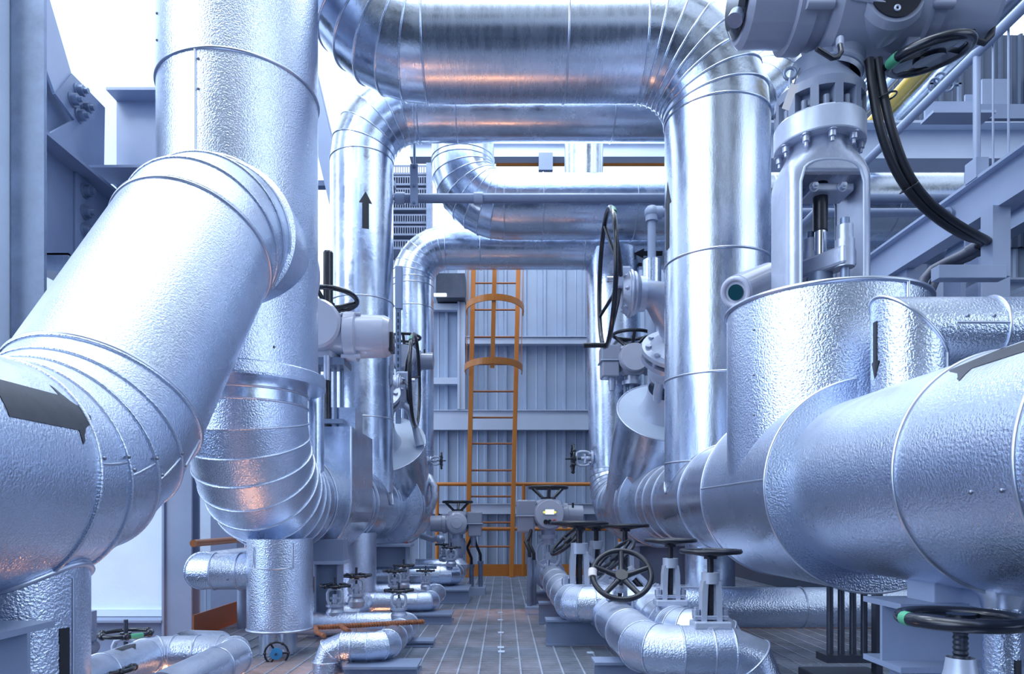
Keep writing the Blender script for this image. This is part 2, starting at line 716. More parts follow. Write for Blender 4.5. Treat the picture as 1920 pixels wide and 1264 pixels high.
# corrugated end wall and side wall
def corrugated(name, p0, p1, nrm, z0, z1, mat, pitch=0.26):
    p0, p1, nrm = V(p0), V(p1), V(nrm)
    a = (p1 - p0)
    L = a.length
    a.normalize()
    prof = []
    s = 0.0
    while s < L:
        for ds, h in ((0, 0), (0.10, 0), (0.115, 0.008), (0.125, 0), (0.19, 0), (0.205, 0.035), (0.235, 0.035), (0.25, 0)):
            if s + ds <= L:
                prof.append(p0 + a * (s + ds) + nrm * h)
        s += pitch
    mb = MB()
    b = len(mb.v)
    for q in prof:
        mb.v.append(V((q.x, q.y, z0)))
        mb.v.append(V((q.x, q.y, z1)))
    for k in range(len(prof) - 1):
        mb.face((b + 2 * k, b + 2 * k + 2, b + 2 * k + 3, b + 2 * k + 1))
    # thickness behind
    c = (p0 + p1) / 2 - nrm * 0.03
    mb.bar(V((p0.x, p0.y, (z0 + z1) / 2)) - nrm * 0.03, V((p1.x, p1.y, (z0 + z1) / 2)) - nrm * 0.03, 0.02, z1 - z0)
    return struct(name, mb, mat)


WY = 9.2
corrugated('wall_back', (-1.5, WY, 0), (7.0, WY, 0), (0, -1, 0), -1.5, 4.35, 'wall')
corrugated('wall_back_2', (-5.5, WY + 0.3, 0), (-1.5, WY + 0.3, 0), (0, -1, 0), -1.5, 2.7, 'wall')
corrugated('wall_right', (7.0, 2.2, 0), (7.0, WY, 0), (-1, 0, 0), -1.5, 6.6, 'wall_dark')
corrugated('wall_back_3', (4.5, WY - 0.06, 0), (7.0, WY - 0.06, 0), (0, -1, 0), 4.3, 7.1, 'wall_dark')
struct('added_dark_wall', MB().bb((2.9, 2.4, -0.3), (2.95, 8.7, 1.0)), 'wall_dark')  # added wall that keeps the space under the right header dark
# insulated white wall panels on the left bay
mb = MB().bb((-4.4, 5.06, 0.06), (-2.36, 5.16, 5.6))
mb.bb((-4.4, 5.02, 0.02), (-2.36, 5.06, 0.07))
struct('wall_left', mb, 'white')
struct('wall_left_2', MB().bb((-5.2, 8.6, 0.25), (-2.9, 8.7, 1.45)), 'white')

# girts and posts of the end wall
def girder(name, label, lo, hi, mat='paint_light', cat='beam', kind='thing', bev=0.004):
    return single(name, label, cat, MB().bb(lo, hi), mat, ((lo[0] + hi[0]) / 2, (lo[1] + hi[1]) / 2, lo[2]), None, bev, kind)


def zat(py, Y):
    return H + (972 - py) / F * Y


def xat(px, Y):
    return (px - 945) / F * Y


for (py0, py1, lab, dep) in ((769, 806, 'wide pale steel beam across the far wall behind the orange ladder', 0.16),
                             (944, 964, 'thin pale rail beam low on the far wall just above the grating', 0.1),
                             (631, 645, 'thin pale wall rail crossing behind the upper ladder cage hoops', 0.08)):
    yy = WY - 0.14
    x0 = -1.5 if py0 != 631 else -0.5
    mbq = MB()
    zc = (zat(py0, yy) + zat(py1, yy)) / 2
    hh = zat(py0, yy) - zat(py1, yy)
    mbq.ibeam((x0, yy + dep / 2 - 0.02, zc), (4.0, yy + dep / 2 - 0.02, zc), dep, hh, 0.01, 0.012, up=(0, 1, 0)) if dep < 0.05 else mbq.bb((x0, yy - 0.01, zc - hh / 2), (4.0, WY - 0.04, zc + hh / 2))
    mbq.bb((x0, yy - 0.03, zc + hh / 2 - 0.012), (4.0, yy, zc + hh / 2))
    single('wall_girt', lab, 'beam', mbq, 'girt', (1.2, yy, zc))
yy = WY - 0.14
mbq = MB().bb((xat(858, yy), yy - 0.02, zat(768, yy)), (xat(872, yy), yy + 0.1, zat(500, yy)))
mbq.bb((xat(858, yy), yy - 0.04, zat(768, yy)), (xat(862, yy), yy - 0.02, zat(500, yy)))
single('wall_post', 'pale vertical wall post left of the orange ladder', 'post', mbq, 'girt', (xat(865, yy), yy, zat(768, yy)))
for py, lab in ((575, 'upper short pale wall rail left of the ladder below the hanging lamp'), (714, 'lower short pale wall rail left of the ladder cage')):
    single('wall_girt', lab, 'beam', MB().bb((-1.5, yy, zat(py + 6, yy)), (xat(858, yy), yy + 0.1, zat(py - 6, yy))), 'girt', (-1.0, yy, zat(py, yy)))
# high steel above the pipes
single('roof_beam', 'white steel beam high behind the overhead pipes with a dark gap below', 'beam',
       MB().ibeam((-1.2, 8.9, zat(283, 8.9)), (7.0, 8.9, zat(283, 8.9)), 0.24, 0.18), 'girt', (1, 8.9, zat(283, 8.9)))
single('window_mullion', 'dark grey post in the high gap above the far pipes', 'post',
       MB().bb((xat(1010, 8.8), 8.75, zat(322, 8.8)), (xat(1036, 8.8), 8.85, zat(290, 8.8))), 'paint', (xat(1022, 8.8), 8.8, zat(322, 8.8)))
single('kick_board', 'ochre toe board on the gallery high behind the overhead pipes', 'board',
       MB().bb((xat(930, 9.0), 8.97, zat(312, 9)), (xat(1260, 9.0), 9.0, zat(290, 9))), 'orange', (xat(1100, 9), 9.0, zat(312, 9)))

# ================================================================ RIGHT HEADER AND MAIN VALVE
RX, RZ, RR = 1.276, 0.844, 0.305
RBX = 0.373
T = Thing('right_header_pipe', 'thick silver clad header pipe along the right side, grey arrow on its near end', 'pipe', (RX, 2.4, RZ))
T.add('cladding_sleeve', MB().cyl((RX, 0.45, RZ), (RX, 2.42, RZ), RR, n=96), 'emboss_dusty')
for yq in (1.32, 1.73):
    T.add('seam_band', MB().torus((RX, yq, RZ), (0, 1, 0), RR + 0.001, 0.006, 96, 8), 'bead')
T.add('cladding_sleeve', MB().cyl((RX, 3.15, RZ), (RX, 4.3, RZ), RR, n=80, caps=False), 'smooth_dusty')
segs = clad_pipe(T, [(RX, 4.3, RZ), (1.2, 7.35, RZ), (1.15, 7.4, 3.55)], 0.285, 0.42, 'smooth_dusty', 7, 0.005, n=56)
for yq, rr in ((3.87, RR), (4.62, 0.285), (4.9, 0.285), (5.12, 0.285)):
    T.add('seam_band', MB().torus((RX - max(0, yq - 4.3) * 0.025, yq, RZ), (0, 1, 0), rr + 0.001, 0.005, 72, 6), 'bead')
T.add('flow_arrow', arrow_mb((RX, 0, RZ), (0, 1, 0), RR, (-0.56, 0, 0.83), 1.42, 0.30, 0.075, 0.42, 2.1), 'sticker_grey', label='faded grey flow arrow')
T.add('support_shoe', MB().bb((RX - 0.08, 1.93, 0.49), (RX + 0.08, 2.06, 0.58)), 'paint_light', bev=0.004)
T.add('support_shoe', MB().bb((RX + 0.0, 1.85, 0.49), (RX + 0.03, 2.06, 0.56)), 'paint')
br = MB().cyl((RX - 0.02, 1.75, 0.60), (RX - 0.02, 1.75, 0.0), 0.042, n=32)
T.add('drain_branch', br, 'emboss')
T.add('branch_collar', MB().lathe([(0.08, 0.0), (0.07, 0.02), (0.05, 0.045), (0.043, 0.07)], (RX - 0.02, 1.75, 0.575), (0, 0, -1), 32, False), 'bead')
T.add('flow_arrow', arrow_mb((RX - 0.02, 1.75, 0), (0, 0, -1), 0.042, (0.3, -1, 0), -0.38, 0.33, 0.022, 0.0, 1.0), 'sticker')
T.add('support_stub', MB().cyl((RX, 4.3, 0.62), (RX, 4.3, 0.0), 0.15, n=40), 'smooth')
for yq in (1.36, 1.45):
    screw(T, (RX, 0, RZ), (0, 1, 0), RR, (-1, 0, 0), -0.06, yq, 0.005)

GV = Thing('gate_valve', 'tall near gate valve in a clad drum with open yoke and grey motor on top', 'valve', (RX, 2.765, RZ))
VY = 2.765
ZT = 1.56
mb = MB()
mb.cyl((RX, 2.4, RZ), (RX, 3.18, RZ), RBX, n=96, caps=False)
mb.lathe([(RR - 0.01, 0), (RBX, 0)], (RX, 2.4, RZ), (0, 1, 0), 96)
mb.lathe([(RR - 0.01, 0), (RBX, 0)], (RX, 3.18, RZ), (0, 1, 0), 96)
GV.add('barrel_cladding', mb, 'emboss_dusty')
for yq, r_ in ((2.405, RBX), (3.178, RBX)):
    GV.add('seam_band', MB().torus((RX, yq, RZ), (0, 1, 0), r_, 0.006, 96, 8), 'bead')
GV.add('drum_cladding', MB().cyl((RX, VY, RZ + 0.05), (RX, VY, ZT), RBX - 0.004, n=96, caps=False), 'emboss')
GV.add('drum_rim', MB().torus((RX, VY, ZT), (0, 0, 1), RBX, 0.008, 96, 8), 'bead')
GV.add('drum_lid', MB().lathe([(RBX, 0), (RBX * 0.85, 0.02), (0.12, 0.045), (0.001, 0.05)], (RX, VY, ZT - 0.005), (0, 0, 1), 64, False), 'dirt', label='brown dust covered lid')
GV.add('seam_band', tee_bead((RX, VY, 2.0), (0, 0, -1), RBX - 0.012, (RX, 0, RZ), (0, 1, 0), RBX + 0.002, 0.006, 96), 'bead')
GV.add('seam_band', seam_line((RX, VY, 0), (0, 0, 1), RBX, (0, -1, 0), 0.135 * RBX / 0.373, 1.05, ZT, 0.007), 'bead')
# half-shell seam of the barrel, level with the axis
GV.add('seam_band', seam_line((RX, 0, RZ), (0, 1, 0), RBX, (-1, 0, 0), 0.02, 2.41, 3.17, 0.005), 'bead')
# toggle latch on the drum seam
lat = GV.add('latch', MB().box(surf((RX, VY, 0), (0, 0, 1), RBX + 0.01, (0, -1, 0), 0.10, 1.36), (0.022, 0.012, 0.035)), 'galv')
lm = MB()
for q in (-0.012, 0.012):
    lm.tube([surf((RX, VY, 0), (0, 0, 1), RBX + 0.016, (0, -1, 0), 0.10, 1.36 + q), surf((RX, VY, 0), (0, 0, 1), RBX + 0.016, (0, -1, 0), 0.155, 1.36 + q * 0.6)], 0.003, 6)
lm.box(surf((RX, VY, 0), (0, 0, 1), RBX + 0.008, (0, -1, 0), 0.165, 1.36), (0.03, 0.012, 0.02))
GV.add('latch_hook', lm, 'galv', lat)
for uu, ss in ((0.155, 1.50), (0.15, 1.2), (-0.42, 1.44), (-0.42, 1.27), (-0.42, 1.12), (-0.1, 1.2)):
    screw(GV, (RX, VY, 0), (0, 0, 1), RBX - 0.004, (0, -1, 0), uu, ss, 0.005)

# yoke
def yoke_shell(cx, cy, wi, z0, zr, arch, prof):
    """yoke casting: rounded-box outline narrowing to a round neck, with an arched slot cut through front to back.
    prof: (half width, half depth, superellipse power, z) from the shoulder up"""
    mb = MB()
    a0, b0, p0, _ = prof[0]

    def pt(phi, lv):
        a, b, p, z = lv
        c, s_ = math.cos(phi), math.sin(phi)
        return V((cx + math.copysign(a * abs(c) ** (2 / p), c), cy + math.copysign(b * abs(s_) ** (2 / p), s_), z))

    def zb(x):
        return zr + arch * max(0.0, 1 - (abs(x) / wi) ** 2.6) ** (1 / 2.6)
    ph0 = math.acos((wi / a0) ** (p0 / 2))
    n = 28
    for sg in (-1, 1):
        prev = None
        for k in range(n + 1):
            phi = sg * (ph0 + (PI - 2 * ph0) * k / n)
            f = pt(phi, prof[0])
            col = [V((f.x, f.y, zb(f.x - cx)))] + [pt(phi, lv) for lv in prof]
            b = len(mb.v)
            mb.v += col
            if prev is not None:
                for q_ in range(len(col) - 1):
                    mb.face((prev + q_, b + q_, b + q_ + 1, prev + q_ + 1) if sg > 0 else (prev + q_ + 1, b + q_ + 1, b + q_, prev + q_), q_ >= 1)
            prev = b
    prev = None
    for k in range(n + 1):
        f = pt(-(ph0 + (PI - 2 * ph0) * k / n), prof[0])
        b = len(mb.v)
        mb.v += [V((f.x, f.y, zb(f.x - cx))), V((f.x, 2 * cy - f.y, zb(f.x - cx)))]
        if prev is not None:
            mb.face((prev, prev + 1, b + 1, b), False)
        prev = b
    m = 24
    for sg in (0, PI):
        prev = None
        for k in range(m + 1):
            phi = sg - ph0 + 2 * ph0 * k / m
            f = pt(phi, prof[0])
            col = [V((f.x, f.y, z0))] + [pt(phi, lv) for lv in prof]
            b = len(mb.v)
            mb.v += col
            if prev is not None:
                for q_ in range(len(col) - 1):
                    mb.face((prev + q_, b + q_, b + q_ + 1, prev + q_ + 1), True)
            prev = b
        e0, e1 = pt(sg - ph0, prof[0]), pt(sg + ph0, prof[0])
        b = len(mb.v)
        mb.v += [V((e0.x, e0.y, z0)), V((e1.x, e1.y, z0)), V((e1.x, e1.y, zr)), V((e0.x, e0.y, zr))]
        mb.face((b + 3, b + 2, b + 1, b))
    return mb


YX = 1.257
GV.add('yoke', yoke_shell(YX, VY, 0.120, ZT - 0.01, 2.02, 0.085, [(0.162, 0.112, 7, 2.045), (0.161, 0.113, 6, 2.075), (0.152, 0.116, 4, 2.11), (0.138, 0.119, 2.8, 2.14), (0.126, 0.121, 2.1, 2.165), (0.121, 0.121, 2, 2.18), (0.121, 0.121, 2, 2.215)]), 'cast')
for sg in (-1, 1):
    pe = [(YX - 0.121, VY + sg * 0.112, ZT), (YX - 0.121, VY + sg * 0.112, 2.02)]
    for k in range(1, 16):
        x_ = -0.121 + 0.242 * k / 16
        pe.append((YX + x_, VY + sg * 0.112, 2.02 + 0.085 * (1 - (abs(x_) / 0.122) ** 2.6) ** (1 / 2.6)))
    pe += [(YX + 0.121, VY + sg * 0.112, 2.02), (YX + 0.121, VY + sg * 0.112, ZT)]
    GV.add('yoke_lip', MB().tube(pe, 0.006, 8), 'cast_light')
GV.add('yoke_flange', MB().lathe([(0.11, 2.20), (0.168, 2.20), (0.170, 2.205), (0.170, 2.285), (0.166, 2.292), (0.09, 2.292)], (YX, VY, 0), (0, 0, 1), 56), 'cast_light')
for k in range(10):
    a = 2 * PI * k / 10 + 0.2
    GV.add('bolt', MB().hexbolt((YX + 0.147 * math.cos(a), VY + 0.147 * math.sin(a), 2.201), (0, 0, -1), 0.015, 0.045), 'cast')
gm = MB().cyl((YX, VY, 2.29), (YX, VY, 2.37), 0.125, n=40)
gear = GV.add('gearbox', gm, 'gear')
gm = MB()
for k in range(12):
    a = 2 * PI * k / 12
    R_ = Matrix.Rotation(a, 3, 'Z')
    gm.box(V((YX, VY, 2.33)) + R_ @ V((0.145, 0, 0)), (0.045, 0.03, 0.085), R_)
gm.lathe([(0.10, 2.365), (0.167, 2.365), (0.167, 2.40), (0.158, 2.412), (0.115, 2.47), (0.105, 2.54), (0.0, 2.55)], (YX, VY, 0), (0, 0, 1), 48)
GV.add('gearbox_cover', gm, 'gear', gear)
for k in range(12):
    a = 2 * PI * (k + 0.5) / 12
    GV.add('bolt', MB().cyl((YX + 0.148 * math.cos(a), VY + 0.148 * math.sin(a), 2.292), (YX + 0.148 * math.cos(a), VY + 0.148 * math.sin(a), 2.33), 0.012, n=12), 'gear')
mb = MB().prism([(RX - 0.12, VY - 0.1, 2.405), (RX - 0.02, VY - 0.12, 2.405), (RX - 0.0, VY - 0.1, 2.52)], (0, 0.02, 0))
GV.add('stiffener', mb, 'gear')
GV.add('lifting_eye', MB().torus((RX - 0.16, VY - 0.06, 2.465), (0.2, 1, 0), 0.022, 0.006, 20, 8).cyl((RX - 0.16, VY - 0.06, 2.41), (RX - 0.16, VY - 0.06, 2.445), 0.008, n=10), 'galv')
tg = GV.add('paper_tag', MB().box(P(1481, 182, 2.58), (0.028, 0.002, 0.10), Matrix.Rotation(0.35, 3, 'Y')), 'label', label='small pinkish paper tag on a wire')
GV.add('tag_wire', MB().tube([P(1500, 128, 2.62), P(1494, 140, 2.6), P(1489, 158, 2.58)], 0.0018, 6), 'dark', tg)
# stem, gland and gland studs
GV.add('stem', MB().cyl((YX, VY - 0.01, 1.87), (YX, VY - 0.01, 2.06), 0.028, n=24), 'greased', label='dark greased upper stem')
GV.add('stem_rod', MB().cyl((YX, VY - 0.01, 1.58), (YX, VY - 0.01, 1.88), 0.023, n=24), 'chrome')
GV.add('stem_nut', MB().bb((RX - 0.085, VY - 0.07, 2.005), (RX + 0.085, VY + 0.05, 2.035)), 'cast', bev=0.005)
for sx in (-0.055, 0.055):
    GV.add('bolt', MB().hexbolt((YX + sx, VY - 0.072, 2.016), (0, -1, 0), 0.014, 0.03), 'cast')
gl = GV.add('gland_flange', MB().box((RX + 0.0, VY - 0.03, 1.735), (0.085, 0.20, 0.075), Matrix.Rotation(0.5, 3, 'Z')), 'cast', bev=0.012)
for q in (-1, 1):
    c = V((RX + 0.0, VY - 0.03, 0)) + Matrix.Rotation(0.5, 3, 'Z') @ V((0, q * 0.075, 0))
    st = GV.add('gland_stud', MB().cyl((c.x, c.y, 1.57), (c.x, c.y, 1.885), 0.017, n=16), 'galv')
    GV.add('nut', MB().cyl((c.x, c.y, 1.80), (c.x, c.y, 1.855), 0.034, n=6), 'cast', st)
    GV.add('spacer', MB().cyl((c.x, c.y, 1.695), (c.x, c.y, 1.80), 0.036, n=20), 'cast', st)
GV.add('packing_ring', MB().cyl((YX, VY - 0.01, 1.565), (YX, VY - 0.01, 1.70), 0.055, 0.045, n=28), 'galv')
# position transmitter behind the drum, on the left
pt = Thing('position_transmitter', 'small pale rounded transmitter with a teal lens behind the left rim of the drum', 'instrument', (1.0, 3.12, 1.63))
c0, c1 = P(1380, 548, 3.02), P(1440, 520, 3.25)
pt.add('housing', MB().cyl(c0, c1, 0.072, 0.066, n=32), 'act_light')
pt.add('lens', MB().cyl(c0 + (c0 - c1).normalized() * -0.002, c0 + (c0 - c1).normalized() * 0.006, 0.034, n=24), 'lens', label='round teal glass')
pt.add('bezel', MB().torus(c0, c1 - c0, 0.058, 0.012, 32, 8), 'act_light')
pt.add('bracket', MB().bar(c1, V((RX, 3.1, 1.56)), 0.05, 0.02), 'galv')

# electric actuator on top
AZ, AX, AY = 2.73, 1.44, 2.72
AC = Thing('motor_actuator', 'big grey electric actuator with black handwheel on top of the near gate valve', 'actuator', (RX, VY, 2.55))
AC.add('drive_neck', MB().lathe([(0.098, 0), (0.102, 0.02), (0.102, 0.05), (0.094, 0.055), (0.10, 0.11), (0.135, 0.20), (0.15, 0.30)], (1.305, VY - 0.02, 2.475), V((0.25, 0, 1)), 40, False), 'act')
AC.add('neck_ring', MB().torus((1.31, VY - 0.02, 2.50), V((0.25, 0, 1)), 0.10, 0.008, 40, 8), 'gear')
body = MB().lathe([(0.001, -0.20), (0.17, -0.20), (0.19, -0.17), (0.19, 0.15), (0.17, 0.18), (0.001, 0.18)], (AX - 0.01, AY, AZ), (1, 0, 0), 48)
AC.add('gear_case', body, 'act')
AC.add('front_cover', MB().lathe([(0.125, -0.1), (0.125, 0.14), (0.11, 0.165), (0.0, 0.165)], (AX + 0.005, AY, AZ - 0.06), (0, -1, 0), 40), 'act')
AC.add('window', MB().cyl((AX + 0.005, AY - 0.165, AZ - 0.06), (AX + 0.005, AY - 0.172, AZ - 0.06), 0.096, n=40), 'black', label='round black window')
AC.add('window_screw', MB().torus((AX + 0.005, AY - 0.174, AZ - 0.125), (0, 1, 0), 0.009, 0.004, 14, 6), 'cast_light')
AC.add('motor_housing', MB().lathe([(0.001, -0.31), (0.125, -0.31), (0.142, -0.29), (0.142, -0.13), (0.165, -0.125), (0.165, -0.06), (0.15, -0.055), (0.15, 0.05)], (1.235, AY, AZ + 0.005), (1, 0, 0), 44), 'act', label='grey motor drum pointing left')
cap = AC.add('motor_end_cap', MB().lathe([(0.0, -0.03), (0.09, -0.03), (0.118, -0.012), (0.118, 0)], (0.925, AY, AZ + 0.02), (1, 0, 0), 32), 'black')
AC.add('cable_plug', MB().cyl((0.90, AY - 0.05, AZ - 0.06), (0.885, AY - 0.06, AZ - 0.09), 0.03, n=16), 'galv', cap)
AC.add('selector_knob', MB().cyl((0.905, AY - 0.1, AZ - 0.01), (0.893, AY - 0.1, AZ - 0.01), 0.022, n=16), 'red', cap, label='red selector knob')
AC.add('terminal_housing', MB().lathe([(0.15, 0), (0.168, 0.0), (0.168, 0.055), (0.15, 0.06), (0.146, 0.26), (0.13, 0.285), (0.0, 0.285)], (1.60, AY, AZ + 0.0), (1, 0, 0), 44), 'act', label='grey drum pointing right')
for (bx, bz) in ((1.175, 0.13), (1.175, -0.1), (1.62, 0.12), (1.62, -0.1)):
    AC.add('lug_bolt', MB().cyl((bx - 0.05, AY - 0.145, AZ + bz * 0.9), (bx + 0.05, AY - 0.145, AZ + bz * 0.9), 0.016, n=12), 'act')
AC.add('seam_rib', MB().tube([(1.235, AY - 0.18, AZ + 0.11), (1.24, AY - 0.185, AZ - 0.03), (1.28, AY - 0.17, AZ - 0.085), (1.40, AY - 0.165, AZ - 0.1), (1.48, AY - 0.12, AZ - 0.15)], 0.008, 8), 'act')
AC.add('wheel_arm', MB().bar((1.555, AY - 0.06, AZ - 0.02), (1.56, AY - 0.06, AZ - 0.25), 0.055, 0.05, (0, 1, 0)), 'act', bev=0.008)
hc = V((1.60, AY - 0.11, 2.475))
wax = V((-0.16, -0.15, 1.0)).normalized()
u_, v_, a_ = basis(wax)
mb = MB().torus(hc, wax, 0.135, 0.019, 48, 10)
for k in range(3):
    t = 2 * PI * k / 3 + 0.5
    d = u_ * math.cos(t) + v_ * math.sin(t)
    mb.bar(hc + d * 0.02, hc + d * 0.13, 0.10, 0.022, wax)
mb.cyl(hc - wax * 0.02, hc + wax * 0.03, 0.055, n=24)
mb.cyl(hc, V((1.56, AY - 0.06, AZ - 0.2)), 0.02, n=14)
hw = AC.add('handwheel', mb, 'black')
tp = [hc + (u_ * math.cos(t) + v_ * math.sin(t)) * 0.135 for t in [PI * 0.5 + 0.09 * q for q in range(-2, 3)]]
best = min((t for t in range(64)), key=lambda t: (hc + (u_ * math.cos(t * PI / 32) + v_ * math.sin(t * PI / 32)) * 0.135).x)
tp = [hc + (u_ * math.cos(best * PI / 32 + q * 0.1) + v_ * math.sin(best * PI / 32 + q * 0.1)) * 0.135 for q in range(-2, 3)]
AC.add('tape_band', MB().tube(tp, 0.0205, 12), 'green', hw, label='green tape wrapped on the rim')
lv = AC.add('declutch_lever', MB().tube([P(1575, 84, 2.52), P(1577, 98, 2.5), P(1571, 107, 2.49), P(1560, 109, 2.48), P(1531, 91, 2.46)], 0.0095, 12), 'black', label='bent black lever')
AC.add('lever_boss', MB().cyl(P(1575, 74, 2.56), P(1575, 88, 2.52), 0.014, n=14), 'cast', lv)
AC.add('motor_cable', MB().tube([P(1825, 44, 2.68), P(1822, 62, 2.66), P(1830, 76, 2.66), P(1845, 80, 2.66), P(1858, 66, 2.66), P(1864, 25, 2.68)], 0.013, 12), 'rubber')

# black control cables down to the bracket on the stringer
for (dx, lab) in ((0, 'front thick black cable sweeping down from the motor to the stair bracket'), (1, 'rear thick black cable sweeping down beside the front one to the stair bracket')):
    pts = [(1630 + 16 * dx, 112, 2.68), (1638 + 19 * dx, 180, 2.66), (1653 + 21 * dx, 250, 2.66), (1680 + 20 * dx, 320, 2.70), (1718 + 18 * dx, 375 - 3 * dx, 2.78), (1766 + 18 * dx, 417 - 5 * dx, 2.90), (1812 + 17 * dx, 444 - 5 * dx, 3.02), (1834 + 16 * dx, 450, 3.12), (1838 + 16 * dx, 457 + 2 * dx, 3.2), (1826 + 16 * dx, 465 + 2 * dx, 3.26)]
    pp = [P(*q) for q in pts]
    # smooth with Catmull-Rom
    sm = []
    for k in range(len(pp) - 1):
        p0, p1, p2, p3 = pp[max(k - 1, 0)], pp[k], pp[k + 1], pp[min(k + 2, len(pp) - 1)]
        for t in (0, 0.25, 0.5, 0.75):
            sm.append(0.5 * ((2 * p1) + (p2 - p0) * t + (2 * p0 - 5 * p1 + 4 * p2 - p3) * t * t + (3 * p1 - p0 - 3 * p2 + p3) * t ** 3))
    sm.append(pp[-1])
    cb = Thing('control_cable', lab, 'cable', pp[-1])
    cb.add('cable_jacket', MB().tube(sm, 0.0165, 12), 'rubber')
    gp = [P(1826 + 16 * dx, 465 + 2 * dx, 3.26), P(1800 + 16 * dx, 480 + dx * 2, 3.3), P(1772 + 16 * dx, 493, 3.34)]
    cb.add('conduit', MB().tube(gp + [P(1748 + 22 * dx, 506 + 4 * dx, 3.36), P(1732 + 20 * dx, 524 + 4 * dx, 3.36), P(1720 + 18 * dx, 562, 3.36)], 0.022, 12), 'conduit')
    cb.add('gland', MB().cyl(P(1834 + 16 * dx, 460 + 2 * dx, 3.24), P(1815 + 16 * dx, 471 + dx * 2, 3.28), 0.026, n=14), 'conduit')
for q, lab in ((( 1663, 182, 2.66), 'thin black cable tie round the two cables near the motor'), ((1704, 352, 2.74), 'thin black cable tie round the two cables below the yoke flange')):
    c = P(*q)
    single('cable_tie', lab, 'cable tie', MB().torus(c, V((0.25, 0, -1)) if q[1] < 300 else V((0.7, 0.2, -1)), 0.034, 0.0035, 24, 6), 'black', c)

# small mitred pipe that drops into the right header
T = Thing('mitred_branch_pipe', 'small embossed silver pipe with a mitred corner dropping onto the right header', 'pipe', (1.276, 2.19, 1.15))
bz, by_, br_ = 1.32, 2.19, 0.105
def mitre(T, c, d0, d1, L0, L1, R, mat, n=48):
    """two cylinders cut at 45 degrees and joined: c corner, d0/d1 directions away from it"""
    c, d0, d1 = V(c), V(d0).normalized(), V(d1).normalized()
    bn = d0.cross(d1).normalized()
    out = []
    for (d, o, L) in ((d0, d1, L0), (d1, d0, L1)):
        mb = MB()
        i0 = len(mb.v)
        for k in range(n):
            t = 2 * PI * k / n
            e = o * math.cos(t) * R + bn * math.sin(t) * R
            s = e.dot(o)
            mb.v.append(c + e + d * s)
        i1 = len(mb.v)
        for k in range(n):
            t = 2 * PI * k / n
            e = o * math.cos(t) * R + bn * math.sin(t) * R
            mb.v.append(c + e + d * L)
        for k in range(n):
            j = (k + 1) % n
            q = (i0 + k, i0 + j, i1 + j, i1 + k)
            nn = (mb.v[q[1]] - mb.v[q[0]]).cross(mb.v[q[3]] - mb.v[q[0]])
            if nn.dot(mb.v[q[0]] - c - d * (mb.v[q[0]] - c).dot(d)) < 0:
                q = tuple(reversed(q))
            mb.face(q, True)
        T.add('cladding_sleeve', mb, mat)
    pts = []
    for k in range(n):
        t = 2 * PI * k / n
        e = d1 * math.cos(t) * R + bn * math.sin(t) * R
        pts.append(c + e + d0 * e.dot(d1))
    T.add('mitre_seam', MB().tube(pts, 0.006, 6, closed=True), 'bead')


mitre(T, (1.276, by_, bz), (0, 0, -1), (1, 0, 0), 0.26, 1.6, br_, 'emboss')
for xx in (1.276 + 0.25, 1.276 + 0.42, 1.276 + 0.62):
    T.add('seam_band', MB().torus((xx, by_, bz), (1, 0, 0), br_ + 0.001, 0.005, 48, 6), 'bead')
T.add('seam_band', seam_line((1.276, by_, 0), (0, 0, 1), br_, (0.75, -0.66, 0), 0.0, 1.14, 1.27, 0.004), 'bead')
T.add('seam_band', seam_line((0, by_, bz), (1, 0, 0), br_, (0, -1, 0), 0.0, 1.276 + 0.085, 1.276 + 0.25, 0.004), 'bead')
for q in (1.276 + 0.12, 1.276 + 0.2):
    screw(T, (0, by_, bz), (1, 0, 0), br_, (0, -1, 0.2), 0, q, 0.006)
screw(T, (1.276, by_, 0), (0, 0, 1), br_, (0.75, -0.66, 0), 0, 1.18, 0.006)
T.add('flow_arrow', arrow_mb((1.276, by_, 0), (0, 0, -1), br_, (-0.995, -0.02, 0), -1.35, 0.18, 0.022, 0.3, 2.0), 'sticker')

# ================================================================ OVERHEAD LOOPS
L1Y, L1Z, L1R = 4.16, 3.568, 0.305
T = Thing('near_loop_pipe', 'largest overhead silver pipe, rising at right and crossing to the left ceiling', 'pipe', (RX, L1Y, 1.1))
clad_pipe(T, [(RX, L1Y, 0.95), (RX, L1Y, L1Z), (-0.93, L1Y, L1Z), (-0.93, L1Y, 6.6)], L1R, 0.464, 'brushed', 8, 0.0065,
          [(0, 0.05), (0, 0.28), (0, 0.6), (1, 0.35)], 'smooth', 80, screws=1)
T.add('seam_band', tee_bead((RX, L1Y, 2.0), (0, 0, -1), L1R, (RX, 0, RZ), (0, 1, 0), RR + 0.002, 0.006, 64), 'bead')
T.add('flow_arrow', arrow_mb((RX, L1Y, 0), (0, 0, 1), L1R, (-1, -0.12, 0), 2.33, 0.4, 0.05, 0.35), 'sticker')

L2Y, L2Z, L2R, L2X = 5.9, 4.22, 0.265, -1.21
T = Thing('second_loop_pipe', 'overhead silver pipe behind the largest one, black up arrow on its left leg', 'pipe', (L2X, L2Y, 1.0))
clad_pipe(T, [(L2X, L2Y, 0.95), (L2X, L2Y, L2Z), (2.4, L2Y, L2Z), (2.4, L2Y, 7.2)], L2R, 0.464, 'smooth', 6, 0.0055,
          [(0, 0.22), (0, 0.57), (1, 0.01), (1, 0.13), (1, 0.62)], 'smooth', 64)
T.add('seam_band', tee_bead((L2X, L2Y, 2.0), (0, 0, -1), L2R, (-1.26, 0, RZ), (0, 1, 0), 0.306, 0.006, 48), 'bead')
T.add('flow_arrow', arrow_mb((L2X, L2Y, 0), (0, 0, 1), L2R, (0.31, -0.95, 0), zat(452, L2Y), 0.30, 0.055, 0.3, 2.0), 'sticker', label='black arrow pointing up')

